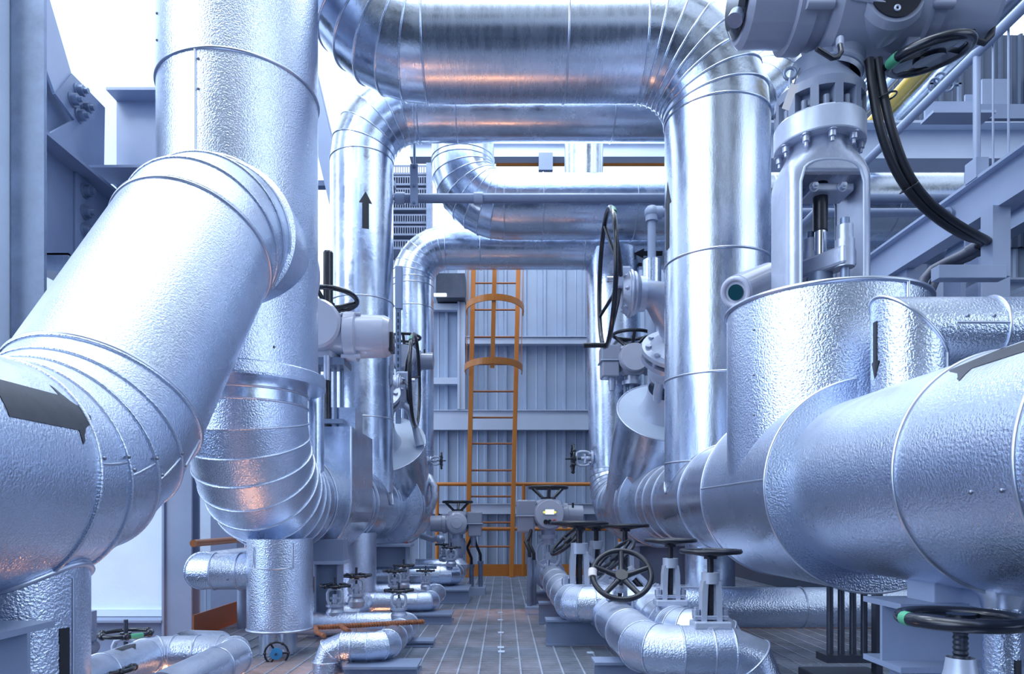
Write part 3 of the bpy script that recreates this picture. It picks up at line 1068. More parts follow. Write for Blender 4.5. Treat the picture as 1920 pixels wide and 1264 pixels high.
AY_, AZ_, AR_ = 6.7, 3.74, 0.30
T = Thing('third_loop_pipe', 'silver pipe dropping from the roof and bending right above the orange ladder', 'pipe', (-0.397, AY_, AZ_))
clad_pipe(T, [(-0.397, AY_, 6.6), (-0.397, AY_, AZ_), (4.6, AY_, AZ_)], AR_, 0.40, 'smooth', 8, 0.0055, [(0, 0.98), (1, 0.08), (1, 0.27), (1, 0.55), (1, 0.8)], 'smooth', 56)
T.add('flow_arrow', arrow_mb((0, AY_, AZ_), (-1, 0, 0), AR_, (0, -0.9, -0.62), -1.62, 0.27, 0.05, 0.3), 'sticker', label='black arrow pointing left')

BY_, BZ_, BR_ = 7.4, 3.615, 0.222
T = Thing('fourth_loop_pipe', 'slimmer silver pipe with bend directly above the ladder top and black left arrows', 'pipe', (-0.973, BY_, 0.9))
clad_pipe(T, [(-1.25, BY_, 0.86), (-0.973, BY_, 0.86), (-0.973, BY_, BZ_), (4.6, BY_, BZ_)], BR_, [0.26, 0.36], 'smooth', 8, 0.005,
          [(1, 0.15), (1, 0.6), (1, 0.86), (1, 0.97), (2, 0.07), (2, 0.28), (2, 0.55)], 'smooth', 48)
for s_, pyv in ((-1.65, 470), (-1.5, 492)):
    dz = (zat(pyv, BY_ - BR_) - BZ_)
    T.add('flow_arrow', arrow_mb((0, BY_, BZ_), (-1, 0, 0), BR_, (0, -math.sqrt(max(0.01, BR_ ** 2 - dz * dz)), dz - 0.02), s_, 0.3, 0.05, 0.35), 'sticker', label='black arrow pointing left')
T.add('riser_cladding', MB().cyl((0.85, BY_, BZ_ + 0.1), (0.85, BY_, 6.4), 0.205, n=40, caps=False), 'smooth')

# thin conduits in front of them
CY = 6.28
T = Thing('grey_conduit_pipe', 'thin grey conduit running level in front of the third overhead pipe', 'conduit', (-0.99, CY, zat(372, CY)))
zc = zat(372, CY)
T.add('conduit_tube', MB().cyl((-0.99, CY, zc), (4.2, CY, zc), 0.042, n=20), 'paint')
for xx in (xat(895, CY), -0.95):
    T.add('coupling', MB().cyl((xx - 0.03, CY, zc), (xx + 0.05, CY, zc), 0.054, n=20), 'paint_light')
hx = xat(778, CY)
T = Thing('pipe_hanger', 'flat pale hanger strap on a rod clamped round the thin grey conduit', 'hanger', (hx, CY - 0.05, zc))
T.add('strap', MB().bb((hx - 0.035, CY - 0.065, zat(392, CY)), (hx + 0.035, CY - 0.053, zat(314, CY))), 'paint_light', bev=0.003)
T.add('rod', MB().cyl((hx, CY - 0.04, zat(330, CY)), (hx, CY - 0.04, zat(262, CY) + 0.05), 0.012, n=10), 'galv')
T.add('clamp', MB().torus((hx, CY, zc), (1, 0, 0), 0.05, 0.01, 24, 8), 'galv')
for py in (320, 355, 386):
    T.add('bolt', MB().hexbolt((hx, CY - 0.065, zat(py, CY)), (0, -1, 0), 0.013, 0.02), 'galv')

SY = 5.45
sx = xat(1222, SY)
T = Thing('vent_pipe', 'slim grey vent pipe with threaded elbow and silver can above the tilted right valve', 'pipe', (sx, SY, 1.6))
sz = zat(399, SY)
T.add('riser_tube', MB().cyl((sx, SY, 1.35), (sx, SY, sz), 0.033, n=18), 'paint_light')
T.add('elbow_fitting', MB().ball((sx, SY, sz), 0.058, 16).cyl((sx, SY, sz - 0.07), (sx, SY, sz), 0.05, n=18).cyl((sx, SY, sz), (sx + 0.08, SY, sz), 0.05, n=18), 'paint_light')
T.add('level_tube', MB().cyl((sx, SY, sz), (3.9, SY, sz), 0.033, n=18), 'paint_light')
T.add('clad_can', MB().lathe([(0.033, zat(483, SY)), (0.073, zat(489, SY)), (0.073, zat(552, SY)), (0.04, zat(556, SY))][::-1], (sx, SY, 0), (0, 0, 1), 28), 'smooth', label='smooth silver can')

# cable trays stacked at upper left
for k, py in enumerate((318, 338, 361, 384, 410, 432, 458)):
    yk = 8.3
    x0, x1 = xat(700, yk), xat(806, yk)
    z0 = zat(py, yk)
    mb = MB()
    n = 11
    d = 0.05
    # perforated front lip: solid strips with slots between
    mb.bb((x0, yk, z0 - 0.055), (x1, yk + 0.008, z0 - 0.035))
    mb.bb((x0, yk, z0 + 0.035), (x1, yk + 0.008, z0 + 0.055))
    m = int((x1 - x0) / 0.028)
    for q in range(m):
        xx = x0 + (q + 0.5) * (x1 - x0) / m
        mb.bb((xx - 0.006, yk, z0 - 0.035), (xx + 0.006, yk + 0.006, z0 + 0.035))
    mb.bb((x0, yk, z0 - 0.06), (x1, yk + 0.3, z0 - 0.055))
    mb.bb((x0, yk + 0.3, z0 - 0.075), (x1, yk + 0.31, z0 + 0.085))
    single('cable_tray', ('topmost', 'second highest', 'third highest', 'middle', 'third lowest', 'second lowest', 'lowest')[k] + ' slotted cable tray in the stack behind the arrow pipe', 'cable tray', mb, 'gear', ((x0 + x1) / 2, yk, z0), 'stacked slotted cable trays')
mb = MB().bb((xat(799, 8.25), 8.26, 0.0), (xat(809, 8.25), 8.32, zat(300, 8.2)))
single('tray_post', 'dark post carrying the stacked cable trays', 'post', mb, 'galv', (xat(804, 8.25), 8.29, 0.0))
mb = MB().bb((xat(818, 8.9), 8.85, zat(560, 8.9)), (xat(872, 8.9), 9.2, zat(515, 8.9)))
T = Thing('wall_lamp', 'dark boxed wall lamp left of the ladder top with a short bright tube', 'lamp', (xat(845, 8.9), 8.9, zat(560, 8.9)))
T.add('lamp_housing', mb, 'dark')
T.add('lamp_tube', MB().cyl(P(814, 553, 8.8), P(837, 553, 8.8), 0.02, n=12), 'tube', label='bright lamp tube')

# ================================================================ LEFT SIDE
LZ = 0.844
def LX(y):
    return -1.33 + 0.03 * (y - 3.6)


LVX, LVY, LVR = -1.371, 3.6, 0.392
T = Thing('left_vertical_vessel', 'tall wide embossed silver vertical pipe at the left rising out of the top', 'pipe', (LVX, LVY, 1.43))
T.add('cladding_sleeve', MB().cyl((LVX, LVY, 1.46), (LVX, LVY, 6.0), LVR, n=96), 'emboss')
T.add('seam_band', MB().torus((LVX, LVY, 2.91), (0, 0, 1), LVR + 0.002, 0.008, 96, 8), 'bead')
T.add('seam_band', MB().torus((LVX, LVY, 4.2), (0, 0, 1), LVR + 0.002, 0.008, 96, 8), 'bead')
T.add('seam_band', seam_line((LVX, LVY, 0), (0, 0, 1), LVR, (0, -1, 0), -0.06, 1.5, 2.91, 0.007), 'bead')
T.add('bottom_collar', MB().lathe([(0.30, -0.0), (0.43, -0.012), (0.432, 0.0), (0.432, 0.05), (0.425, 0.056), (0.385, 0.06)], (LVX, LVY, 1.415), (0, 0, 1), 80), 'emboss')
for uu, ss in ((-0.045, 2.72), (-0.045, 2.86), (-0.36, 3.05), (-0.36, 3.18), (-0.36, 3.3), (0.17, 3.2), (0.3, 1.55), (-0.12, 1.55)):
    screw(T, (LVX, LVY, 0), (0, 0, 1), LVR, (0, -1, 0), uu, ss, 0.007)

T = Thing('left_diagonal_pipe', 'huge near silver pipe slanting up from the left edge into the tall pipe', 'pipe', (-1.44, 2.2, LZ))
DR = 0.33
pts = [(-1.49, 0.5, 0.85), (-1.44, 2.26, 0.85), (-1.315, 3.09, 2.05), (-1.36, 3.7, 2.05)]
segs = clad_pipe(T, pts, DR, [0.62, 0.40], 'emboss_dusty', 4, 0.007, [(0, 0.62), (1, 0.01), (1, 0.99)], 'emboss_dusty', 96, (True, False))
dseg = segs[0]
T.add('flow_arrow', arrow_mb((-1.49, 0.5, 0.85), V((0.05, 1.76, 0)), DR, (0.86, 0, 0.50), 1.12, 0.36, 0.11, 0.30, 1.75), 'sticker_grey', label='dark grey flow arrow')
# flared collar where it joins the tall pipe
T.add('branch_collar', tee_bead((-1.33, 2.6, 2.05), (-0.05, 1, 0), DR + 0.03, (LVX, LVY, 0), (0, 0, 1), LVR + 0.004, 0.014, 96), 'bead')
T.add('branch_sleeve', MB().lathe([(DR - 0.01, -0.02), (DR + 0.026, 0.0), (DR + 0.028, 0.55)], (-1.329, 3.22, 2.05), (-0.06, 1, 0), 96), 'emboss')
a = (V(pts[1]) - V(pts[0])).normalized()
_, ec, ea, en, eth, ebd = segs[1]
ebn = ea.cross(en)
if ebn.x < 0:
    ebn = -ebn
for k, ang in enumerate((1.75, 1.62, 1.42, 1.2)):        # overlap strips with two screws on each gore
    q = []
    for f in (0.06, 0.3, 0.7, 0.94):
        ph = eth * (k + f) / 4
        rad = -en * math.cos(ph) + ea * math.sin(ph)
        q.append(ec + rad * ebd + (rad * math.cos(ang) + ebn * math.sin(ang)) * (DR * 0.995))
    T.add('overlap_strip', MB().tube(q, 0.005, 6), 'bead')
    for w in (q[0], q[3]):
        T.add('screw', MB().ball(w + V((0.01, -0.004, 0.016)), 0.006, 8), 'screw')
tr = MB().cyl((-1.40, 2.02, 0.62), (-1.40, 2.02, -0.05), 0.17, n=56)
T.add('trunnion_leg', tr, 'emboss')
T.add('mitre_seam', tee_bead((-1.40, 2.02, 0.1), (0, 0, 1), 0.172, (-1.445, 2.02, 0.85), (0.028, 1, 0), DR + 0.003, 0.009, 64), 'bead')
T.add('seam_band', seam_line((-1.40, 2.02, 0), (0, 0, 1), 0.17, (0.99, -0.15, 0), -0.01, 0.02, 0.56, 0.006), 'bead')
T.add('flow_arrow', arrow_mb((-1.40, 2.02, 0), (0, 0, 1), 0.17, (0.93, -0.36, 0), 0.02, 0.40, 0.03, 0.0, 1.0), 'sticker')
mb = MB().ibeam((-2.6, 1.70, 0.345), (-1.165, 1.70, 0.345), 0.24, 0.2)
single('support_beam', 'grey steel beam end at the lower left corner under the near slanting pipe', 'beam', mb, 'paint', (-2.0, 1.72, 0.23))

T = Thing('left_header_pipe', 'silver header pipe along the left, curving out of the tall pipe in ribbed elbow', 'pipe', (-1.31, 3.6, LZ))
EB = 0.46
clad_pipe(T, [(-1.335, 3.6, 1.44), (-1.335, 3.6, LZ), (LX(7.62), 7.62, LZ)], RR, EB, 'smooth', 8, 0.006, [(0, 0.02), (0, 0.55)], 'emboss', 80)
for yq in (4.2, 5.25, 5.4, 6.3, 6.42):
    T.add('seam_band', MB().torus((LX(yq), yq, LZ), (0.03, 1, 0), RR + 0.001, 0.005, 64, 6), 'bead')
T.add('flow_arrow', arrow_mb((LX(5.0), 5.0, LZ), (0.03, 1, 0), RR, (0.9, 0, 0.42), 0.18, 0.14, 0.08, 0.4, 1.0), 'sticker_grey')
for k, (uu, ss) in enumerate(((0.0, 3.62), (0.05, 3.5), (-0.05, 3.4))):
    pass
# trunnion, its neck and the little blue-hub valve
T.add('trunnion_leg', MB().cyl((-1.21, 3.75, 0.62), (-1.21, 3.75, 0.135), 0.172, n=56), 'emboss')
T.add('trunnion_neck', MB().cyl((-1.22, 3.75, 0.14), (-1.22, 3.75, -0.06), 0.10, n=40), 'smooth')
T.add('inspection_cover', MB().tube([surf((-1.21, 3.75, 0), (0, 0, 1), 0.174, (0.1, -1, 0), u, s) for (u, s) in ((-0.11, 0.58), (-0.11, 0.47), (-0.05, 0.468), (0.0, 0.467), (0.05, 0.468), (0.1, 0.47), (0.1, 0.6))], 0.005, 6), 'bead')
T.add('trunnion_rim', MB().torus((-1.21, 3.75, 0.137), (0, 0, 1), 0.173, 0.006, 56, 6), 'bead')
T.add('trunnion_leg', MB().cyl((-1.12, 5.3, 0.62), (-1.12, 5.3, -0.05), 0.143, n=44), 'emboss')
T.add('support_shoe', MB().bb((-1.2, 4.22, 0.46), (-0.98, 4.34, 0.6)), 'paint')
T.add('branch_pipe', MB().cyl((xat(591, 4.0), 4.0, 1.0), (xat(591, 4.0), 4.0, 1.55), 0.05, n=28), 'smooth')

# left X-run branch with mitred end
T = Thing('left_side_branch', 'short embossed silver branch with rounded end left of the header trunnion', 'pipe', (-1.7, 3.85, 0.33))
clad_pipe(T, [(-1.25, 3.85, 0.435), (-1.72, 3.85, 0.435), (-1.75, 5.2, 0.435)], 0.10, 0.12, 'emboss', 2, 0.005, [(0, 0.6)], 'emboss', 40)
for q in (-1.5, -1.66):
    screw(T, (0, 3.85, 0.435), (1, 0, 0), 0.10, (0, -1, -0.4), 0, q, 0.006)
T.add('support_leg', MB().cyl((-1.74, 4.6, 0.38), (-1.74, 4.6, -0.03), 0.03, n=14), 'paint')

# rectangular valve box on the left header with actuator above
BX = LX(4.73)
T = Thing('left_box_valve', 'left valve in a flat sided metal box, pale actuator and black wheel above', 'valve', (BX, 4.73, 0.5))
bx0, bx1, by0, by1, bzt = BX - 0.40, -0.965, 4.38, 5.09, 1.31
prof = [(bx0, bzt), (bx0, LZ)]
for k in range(1, 16):
    t = PI + PI * k / 16
    cx_, rx_ = (bx0 + bx1) / 2, (bx1 - bx0) / 2
    prof.append((cx_ + rx_ * math.cos(t), LZ + 0.37 * math.sin(t)))
prof += [(bx1, LZ), (bx1, bzt)]
T.add('box_cladding', MB().prism([(q[0], by0, q[1]) for q in prof], (0, by1 - by0, 0)), 'smooth')
T.add('box_edge', MB().tube([(q[0], by0, q[1]) for q in prof], 0.007, 6), 'bead')
T.add('upper_box', MB().bb((-1.30, 4.75, bzt), (-1.02, 5.0, bzt + 0.18)), 'smooth')
T.add('support_post', MB().bb((-1.2, 4.6, -0.02), (-1.1, 4.7, 0.5)), 'paint')
avx, avy = xat(613, 4.72), 4.72
for (dx, dy) in ((-0.055, 0), (0.055, 0), (0.0, 0.06), (0.09, 0.05)):
    T.add('yoke_rod', MB().cyl((avx + dx, avy + dy, bzt - 0.02), (avx + dx, avy + dy, zat(672, avy)), 0.013, n=12), 'galv')
T.add('yoke_plate', MB().bb((avx - 0.09, avy - 0.05, bzt + 0.06), (avx + 0.12, avy + 0.1, bzt + 0.09)), 'galv')
T.add('mount_plate', MB().bb((avx - 0.14, avy - 0.1, zat(690, avy)), (avx + 0.14, avy + 0.12, zat(676, avy))), 'galv')
T.add('valve_stem', MB().cyl((avx, avy + 0.02, bzt), (avx, avy + 0.02, zat(660, avy)), 0.022, n=16), 'greased')
zb = zat(620, avy)
act = MB().lathe([(0.0, -0.2), (0.15, -0.2), (0.165, -0.18), (0.165, 0.1), (0.15, 0.14), (0.0, 0.14)], (avx - 0.03, avy, zb), (0, 1, 0), 44)
a1 = T.add('gear_case', act, 'act_light')
T.add('gear_case_base', MB().cyl((avx, avy, zat(680, avy)), (avx, avy, zb), 0.10, n=32), 'act_light')
mz = zat(633, avy)
mh = T.add('motor_housing', MB().lathe([(0.13, 0.0), (0.14, 0.09), (0.165, 0.10), (0.165, 0.17), (0.145, 0.18), (0.14, 0.36), (0.12, 0.40), (0.0, 0.405)], (avx + 0.04, avy - 0.02, mz), (1, 0, 0), 44), 'act_light')
T.add('switch_panel', MB().box((avx + 0.45, avy - 0.05, mz - 0.05), (0.03, 0.1, 0.13)), 'black', mh, bev=0.006)
for zz in (-0.15, 0.13):
    T.add('lug', MB().cyl((avx + 0.12, avy - 0.1, mz + zz), (avx + 0.25, avy - 0.1, mz + zz), 0.014, n=12), 'act_light', mh)
T.add('drain_nipple', MB().cyl((avx + 0.03, avy - 0.12, zat(675, avy)), (avx + 0.03, avy - 0.12, zat(720, avy)), 0.022, n=16), 'cast')
T.add('cable', MB().tube([(avx + 0.03, avy - 0.12, zat(718, avy)), (avx + 0.0, avy - 0.13, zat(740, avy)), (avx - 0.06, avy - 0.12, zat(765, avy)), (avx - 0.1, avy - 0.1, zat(800, avy))], 0.018, 10), 'rubber')
wz = zat(563, avy)
mb = wheel_mb((avx + 0.02, avy - 0.02, wz), (0.0, 0.12, 1), 0.185, 0.017, 3, 0.06, 0.04, 0.016)
T.add('handwheel', mb, 'black')
T.add('stem_cover', MB().lathe([(0.034, zat(600, avy)), (0.034, zat(468, avy)), (0.028, zat(465, avy)), (0.0, zat(465, avy))], (xat(611, avy), avy + 0.06, 0), (0, 0, 1), 24), 'black', label='black stem cover tube')

# ---------------------------------------------------------------- tilted valves in the far part of both headers
def tilted_valve(hx, hy, L, R, wc, WR, name_lab, tube_dir, mirror):
    T = Thing('angle_valve', name_lab, 'valve', (hx, hy, LZ))
    d = V((0, -0.695, 0.72)).normalized()
    c = V((hx, hy, LZ))
    top = c + d * L
    u, v, a = basis(d)
    T.add('barrel_cladding', MB().cyl((hx, hy - 0.55, LZ), (hx, hy + 0.45, LZ), R - 0.03, n=56), 'smooth_dusty')
    for q in (-0.55, -0.35, 0.45):
        T.add('seam_band', MB().torus((hx, hy + q, LZ), (0, 1, 0), R - 0.028, 0.006, 56, 6), 'bead')
    T.add('drum_cladding', MB().cyl(c, top, R, n=64, caps=False), 'smooth')
    T.add('drum_lid', MB().lathe([(R, 0), (0.18, 0.004), (0.0, 0.004)], top, d, 56), 'white', label='white drum lid')
    T.add('drum_rim', MB().torus(top, d, R, 0.006, 64, 6), 'bead')
    # bonnet: bell-shaped casting with two window openings suggested by legs
    b0 = top
    T.add('bonnet', MB().lathe([(0.21, 0.0), (0.19, 0.03), (0.165, 0.12), (0.16, 0.2)], b0, d, 40, False), 'cast_light')
    T.add('bonnet_dome', MB().lathe([(0.165, 0.30), (0.185, 0.36), (0.17, 0.42), (0.1, 0.46)], b0, d, 40, False), 'cast_light')
    for k in range(4):
        t = PI / 4 + PI / 2 * k
        e = u * math.cos(t) + v * math.sin(t)
        T.add('yoke_leg', MB().tube([b0 + d * 0.18 + e * 0.15, b0 + d * 0.26 + e * 0.165, b0 + d * 0.34 + e * 0.16], 0.035, 10), 'cast_light')
    T.add('valve_stem', MB().cyl(b0 + d * 0.15, b0 + d * 0.5, 0.03, n=16), 'greased')
    fc = b0 + d * 0.50
    T.add('bonnet_flange', MB().lathe([(0.1, -0.05), (0.25, -0.05), (0.25, -0.015), (0.1, -0.015)], fc, d, 48), 'cast')
    T.add('top_flange', MB().lathe([(0.1, 0.02), (0.255, 0.02), (0.255, 0.05), (0.2, 0.055), (0.14, 0.12), (0.08, 0.16)], fc, d, 48), 'cast_light')
    for k in range(10):
        t = 2 * PI * k / 10
        e = fc + (u * math.cos(t) + v * math.sin(t)) * 0.215
        T.add('bolt', MB().cyl(e - d * 0.06, e + d * 0.07, 0.02, n=8), 'cast')
    # bevel gear operator reaching sideways to the big handwheel
    wc = V(wc)
    sx = -1 if mirror else 1
    gx = wc.x + (0.16 if not mirror else -0.14)
    gc = V((gx, wc.y, wc.z - 0.10))
    hub = fc + d * 0.12
    T.add('gear_tube', MB().tube([hub + V((0, 0, 0.05)), V((hub.x * 0.55 + gx * 0.45, (hub.y + gc.y) / 2, gc.z)), gc + V((0.05 * sx, 0, 0))], [0.13, 0.115, 0.10], 24), 'cast')
    g = T.add('gear_case', MB().lathe([(0.0, -0.06), (0.09, -0.06), (0.15, -0.02), (0.15, 0.03), (0.12, 0.06), (0.12, 0.10)], gc, (sx, 0, 0), 32), 'cast')
    T.add('gear_rim', MB().torus(gc, (1, 0, 0), 0.15, 0.014, 32, 8), 'cast', g)
    for k in range(6):
        t = 2 * PI * k / 6
        e = gc + V((-0.03 * sx, math.cos(t) * 0.12, math.sin(t) * 0.12))
        T.add('case_bolt', MB().hexbolt(e, (-sx, 0, 0), 0.014, 0.025), 'cast', g)
    T.add('pinion_case', MB().box(wc + V((0.11 * sx, 0, 0)), (0.12, 0.11, 0.16)), 'cast', g, bev=0.02)
    wax = V((-sx, 0.02, 0.0)).normalized()
    T.add('wheel_shaft', MB().cyl(wc - wax * 0.14, wc, 0.022, n=14), 'chrome')
    w = T.add('handwheel', wheel_mb(wc, wax, WR, 0.017, 4, 0.09, 0.04, 0.014, 56), 'black')
    uu, vv, aa = basis(wax)
    if not mirror:
        T.add('crank_grip', MB().cyl(wc - V((0, 0, WR)), wc - V((0, 0, WR)) + wax * 0.16, 0.018, n=12), 'black', w)
    tp = [wc + (V((0, 1, 0)) * -math.sin(q) + V((0, 0, 1)) * math.cos(q)) * WR for q in [0.62 + 0.04 * k for k in range(5)]]
    T.add('tape_band', MB().tube(tp, 0.019, 10), 'green', w)
    return T


tv = tilted_valve(1.24, 6.0, 0.98, 0.37, (xat(1138, 4.8), 4.8, zat(524, 4.8)), 0.455, 'right tilted valve with big upright black wheel beside the largest vertical pipe', 1, False)
tv2 = tilted_valve(-1.17, 7.08, 0.82, 0.43, (xat(778, 6.35), 6.35, zat(714, 6.35)), 0.415, 'left tilted valve half hidden by the arrow pipe, black wheel edge on', 1, True)
tv2.add('wrapped_hose', MB().tube([P(796, 890, 6.95), P(806, 896, 6.9), P(814, 912, 6.88), P(815, 932, 6.88), P(810, 950, 6.88), P(800, 960, 6.92)], 0.036, 14), 'lag', label='silver wrapped bypass hose')
tv2.add('yoke_arm', MB().tube([P(748, 752, 6.35), P(768, 768, 6.4), P(778, 800, 6.45), P(788, 836, 6.45)], [0.03, 0.035, 0.03, 0.045], 12), 'cast_light')
T = tv2
T.add('side_drain', MB().tube([P(790, 1005, 6.9), P(812, 1012, 6.85), P(824, 1008, 6.8)], 0.03, 12), 'cast')
T.add('drain_cap', MB().ball(P(826, 1012, 6.8), 0.045, 16), 'cast')

# second level gauge column by the fourth pipe
gx, gy = xat(748, 6.75), 6.75
T = Thing('level_gauge_tube', 'narrow pale gauge column between the arrow pipe and the fourth pipe', 'gauge', (gx, gy, zat(790, gy)))
T.add('gauge_cover', MB().bb((gx - 0.035, gy - 0.03, zat(580, gy)), (gx + 0.035, gy + 0.03, zat(500, gy))), 'paint_light', bev=0.006)
T.add('gauge_rail', MB().bb((gx - 0.03, gy - 0.02, zat(800, gy)), (gx + 0.02, gy + 0.02, zat(580, gy))), 'galv')
for k in range(12):
    zz = zat(590 + 12 * k, gy)
    T.add('gauge_window', MB().bb((gx - 0.012, gy - 0.026, zz - 0.02), (gx + 0.002, gy - 0.018, zz + 0.014)), 'dark')


# ---------------------------------------------------------------- prototypes: actuator, globe valve, gate valve
def make_actuator(name):
    T = Thing(name, '', 'actuator')
    T.add('mount_flange', MB().cyl((0, 0, 0), (0, 0, 0.03), 0.075, n=28).cyl((0, 0, 0.03), (0, 0, 0.08), 0.055, n=28), 'cast')
    T.add('gear_case', MB().lathe([(0.06, 0.07), (0.1, 0.10), (0.105, 0.13), (0.105, 0.27), (0.09, 0.30), (0.05, 0.31)], (0, 0, 0), (0, 0, 1), 36), 'act_light')
    fc = T.add('front_cover', MB().lathe([(0.11, 0), (0.112, 0.09), (0.105, 0.115), (0.0, 0.12)], (0, -0.05, 0.19), (0, -1, 0), 36), 'act_light')
    T.add('cover_rim', MB().torus((0, -0.10, 0.19), (0, 1, 0), 0.112, 0.008, 36, 8), 'act', fc)
    mh = T.add('motor_housing', MB().lathe([(0.085, 0), (0.09, 0.06), (0.10, 0.065), (0.10, 0.10), (0.085, 0.105), (0.08, 0.22), (0.0, 0.23)], (0.05, 0.02, 0.18), (1, 0, 0), 32), 'act')
    tb = T.add('terminal_box', MB().bb((-0.25, -0.10, 0.18), (-0.10, 0.08, 0.30)), 'act', bev=0.012)
    T.add('box_lid_joint', MB().bb((-0.258, -0.108, 0.172), (-0.092, 0.088, 0.184)), 'cast', tb, bev=0.003)
    T.add('cable_box', MB().bb((-0.245, -0.095, 0.05), (-0.11, 0.07, 0.175)), 'act', tb, bev=0.012)
    T.add('cable_gland', MB().cyl((-0.16, -0.03, 0.06), (-0.16, -0.03, -0.05), 0.03, 0.022, n=18), 'cast', tb)
    hw = T.add('handwheel', MB().torus((0, 0, 0.40), (0, 0, 1), 0.145, 0.014, 40, 8), 'black_worn')
    mb = MB()
    for k in range(3):
        t = 2 * PI * k / 3 + 0.52
        e = V((math.cos(t), math.sin(t), 0))
        mb.tube([V((0, 0, 0.315)) + e * 0.045, V((0, 0, 0.40)) + e * 0.14], 0.014, 8)
    mb.cyl((0, 0, 0.30), (0, 0, 0.325), 0.06, n=24)
    T.add('wheel_spokes', mb, 'black', hw)
    T.add('hand_lever', MB().tube([(0.11, -0.02, 0.2), (0.17, -0.03, 0.2), (0.19, -0.03, 0.22), (0.19, -0.03, 0.28)], 0.009, 10), 'black')
    return T, fc


def make_globe(name, body='cast', wheel='black'):
    T = Thing(name, '', 'valve')
    T.add('valve_body', MB().lathe([(0.0, -0.02), (0.045, -0.01), (0.05, 0.02), (0.035, 0.045), (0.05, 0.05), (0.05, 0.062), (0.02, 0.065)], (0, 0, 0), (0, 0, 1), 24), body)
    for k in range(4):
        t = PI / 4 + PI / 2 * k
        T.add('bonnet_bolt', MB().hexbolt((0.037 * math.cos(t), 0.037 * math.sin(t), 0.06), (0, 0, 1), 0.008, 0.016), body)
    pts = [(-0.02, 0, 0.064), (-0.036, 0, 0.072), (-0.042, 0, 0.09), (-0.042, 0, 0.125), (-0.034, 0, 0.142), (-0.012, 0, 0.148), (0.012, 0, 0.148), (0.034, 0, 0.142), (0.042, 0, 0.125), (0.042, 0, 0.09), (0.036, 0, 0.072), (0.02, 0, 0.064)]
    T.add('yoke', MB().tube(pts, 0.009, 10), 'cast_light')
    T.add('gland', MB().cyl((0, 0, 0.06), (0, 0, 0.092), 0.016, n=6).box((0, 0, 0.098), (0.055, 0.022, 0.012)).cyl((0, 0, 0.1), (0, 0, 0.12), 0.014, n=12), 'cast')
    T.add('stem', MB().cyl((0, 0, 0.11), (0, 0, 0.215), 0.007, n=12), 'dark')
    w = MB()
    n = 6
    w.torus((0, 0, 0.168), (0, 0, 1), 0.08, 0.0075, 36, 8)
    for k in range(n):
        t = 2 * PI * k / n
        e = V((math.cos(t), math.sin(t), 0))
        w.ball(V((0, 0, 0.168)) + e * 0.08, 0.0125, 8)
    for k in range(3):
        t = 2 * PI * k / 3
        e = V((math.cos(t), math.sin(t), 0))
        w.tube([V((0, 0, 0.160)), V((0, 0, 0.163)) + e * 0.04, V((0, 0, 0.168)) + e * 0.08], 0.007, 8)
    w.cyl((0, 0, 0.148), (0, 0, 0.172), 0.018, n=16)
    T.add('handwheel', w, wheel)
    return T


def make_gate(name, wheel='black_worn'):
    T = Thing(name, '', 'valve')
    T.add('bonnet', MB().bb((-0.075, -0.045, 0.0), (0.075, 0.045, 0.03)).cyl((0, 0, -0.08), (0, 0, 0.01), 0.05, n=24), 'cast_light', bev=0.006)
    for s_ in (-0.058, 0.058):
        b = T.add('stud_bolt', MB().cyl((s_, 0, -0.06), (s_, 0, 0.085), 0.009, n=10), 'cast')
        T.add('nut', MB().cyl((s_, 0, 0.05), (s_, 0, 0.075), 0.017, n=6), 'cast', b)
        T.add('nut', MB().cyl((s_, 0, -0.03), (s_, 0, -0.005), 0.017, n=6), 'cast', b)
    T.add('gland_plate', MB().bb((-0.07, -0.02, 0.035), (0.07, 0.02, 0.052)), 'cast', bev=0.004)
    y = MB()
    for s_ in (-1, 1):
        y.prism([(s_ * 0.022, -0.025, 0.0), (s_ * 0.042, -0.025, 0.0), (s_ * 0.04, -0.025, 0.15), (s_ * 0.034, -0.025, 0.19), (s_ * 0.012, -0.025, 0.20), (s_ * 0.016, -0.025, 0.16)], (0, 0.05, 0))
    y.cyl((0, 0, 0.18), (0, 0, 0.225), 0.036, n=20)
    T.add('yoke', y, 'cast_light')
    T.add('stem', MB().cyl((0, 0, 0.03), (0, 0, 0.30), 0.013, n=14), 'greased')
    w = wheel_mb((0, 0, 0.31), (0, 0, 1), 0.115, 0.0095, 5, 0.012, 0.026, 0.009)
    T.add('handwheel', w, wheel)
    return T


# actuators
A0, fc0 = make_actuator('valve_actuator')
lab_r = 'grey actuator with lit display and black wheel on the right floor pipe by the wall'
ax, ay = xat(1028, 5.6), 5.6
place(A0.o, (ax, ay, zat(1010, ay)), lab_r, scale=1.03)
lcd = MB().bb((-0.033, -0.1745, 0.19), (0.033, -0.1705, 0.225))
def addchild(parent_root, name, mb, mat, parent=None):
    o = link_mesh(name, mb, mat)
    o.parent = parent or parent_root
    return o
second = copy_tree(A0.o)
front = [c for c in A0.o.children if c.name.startswith('front_cover')][0]
addchild(A0.o, 'display_bezel', MB().bb((-0.05, -0.172, 0.183), (0.05, -0.168, 0.232)), 'cast', front)
addchild(A0.o, 'display', lcd, 'lcd', front)
for s_ in (-0.042, 0.042):
    addchild(A0.o, 'indicator_light', MB().cyl((s_, -0.168, 0.205), (s_, -0.176, 0.205), 0.009, n=10), 'yellow_led', front)
for s_, m_ in ((-0.03, 'black'), (0.035, 'red'), (0.0, 'black')):
    addchild(A0.o, 'control_knob', MB().cyl((s_, -0.16, 0.135), (s_, -0.185, 0.13), 0.018, n=14), m_, front)
second.location = (xat(858, 6.5), 6.5, zat(1015, 6.5))
second.rotation_euler = (0, 0, PI)
second.scale = (0.92,) * 3
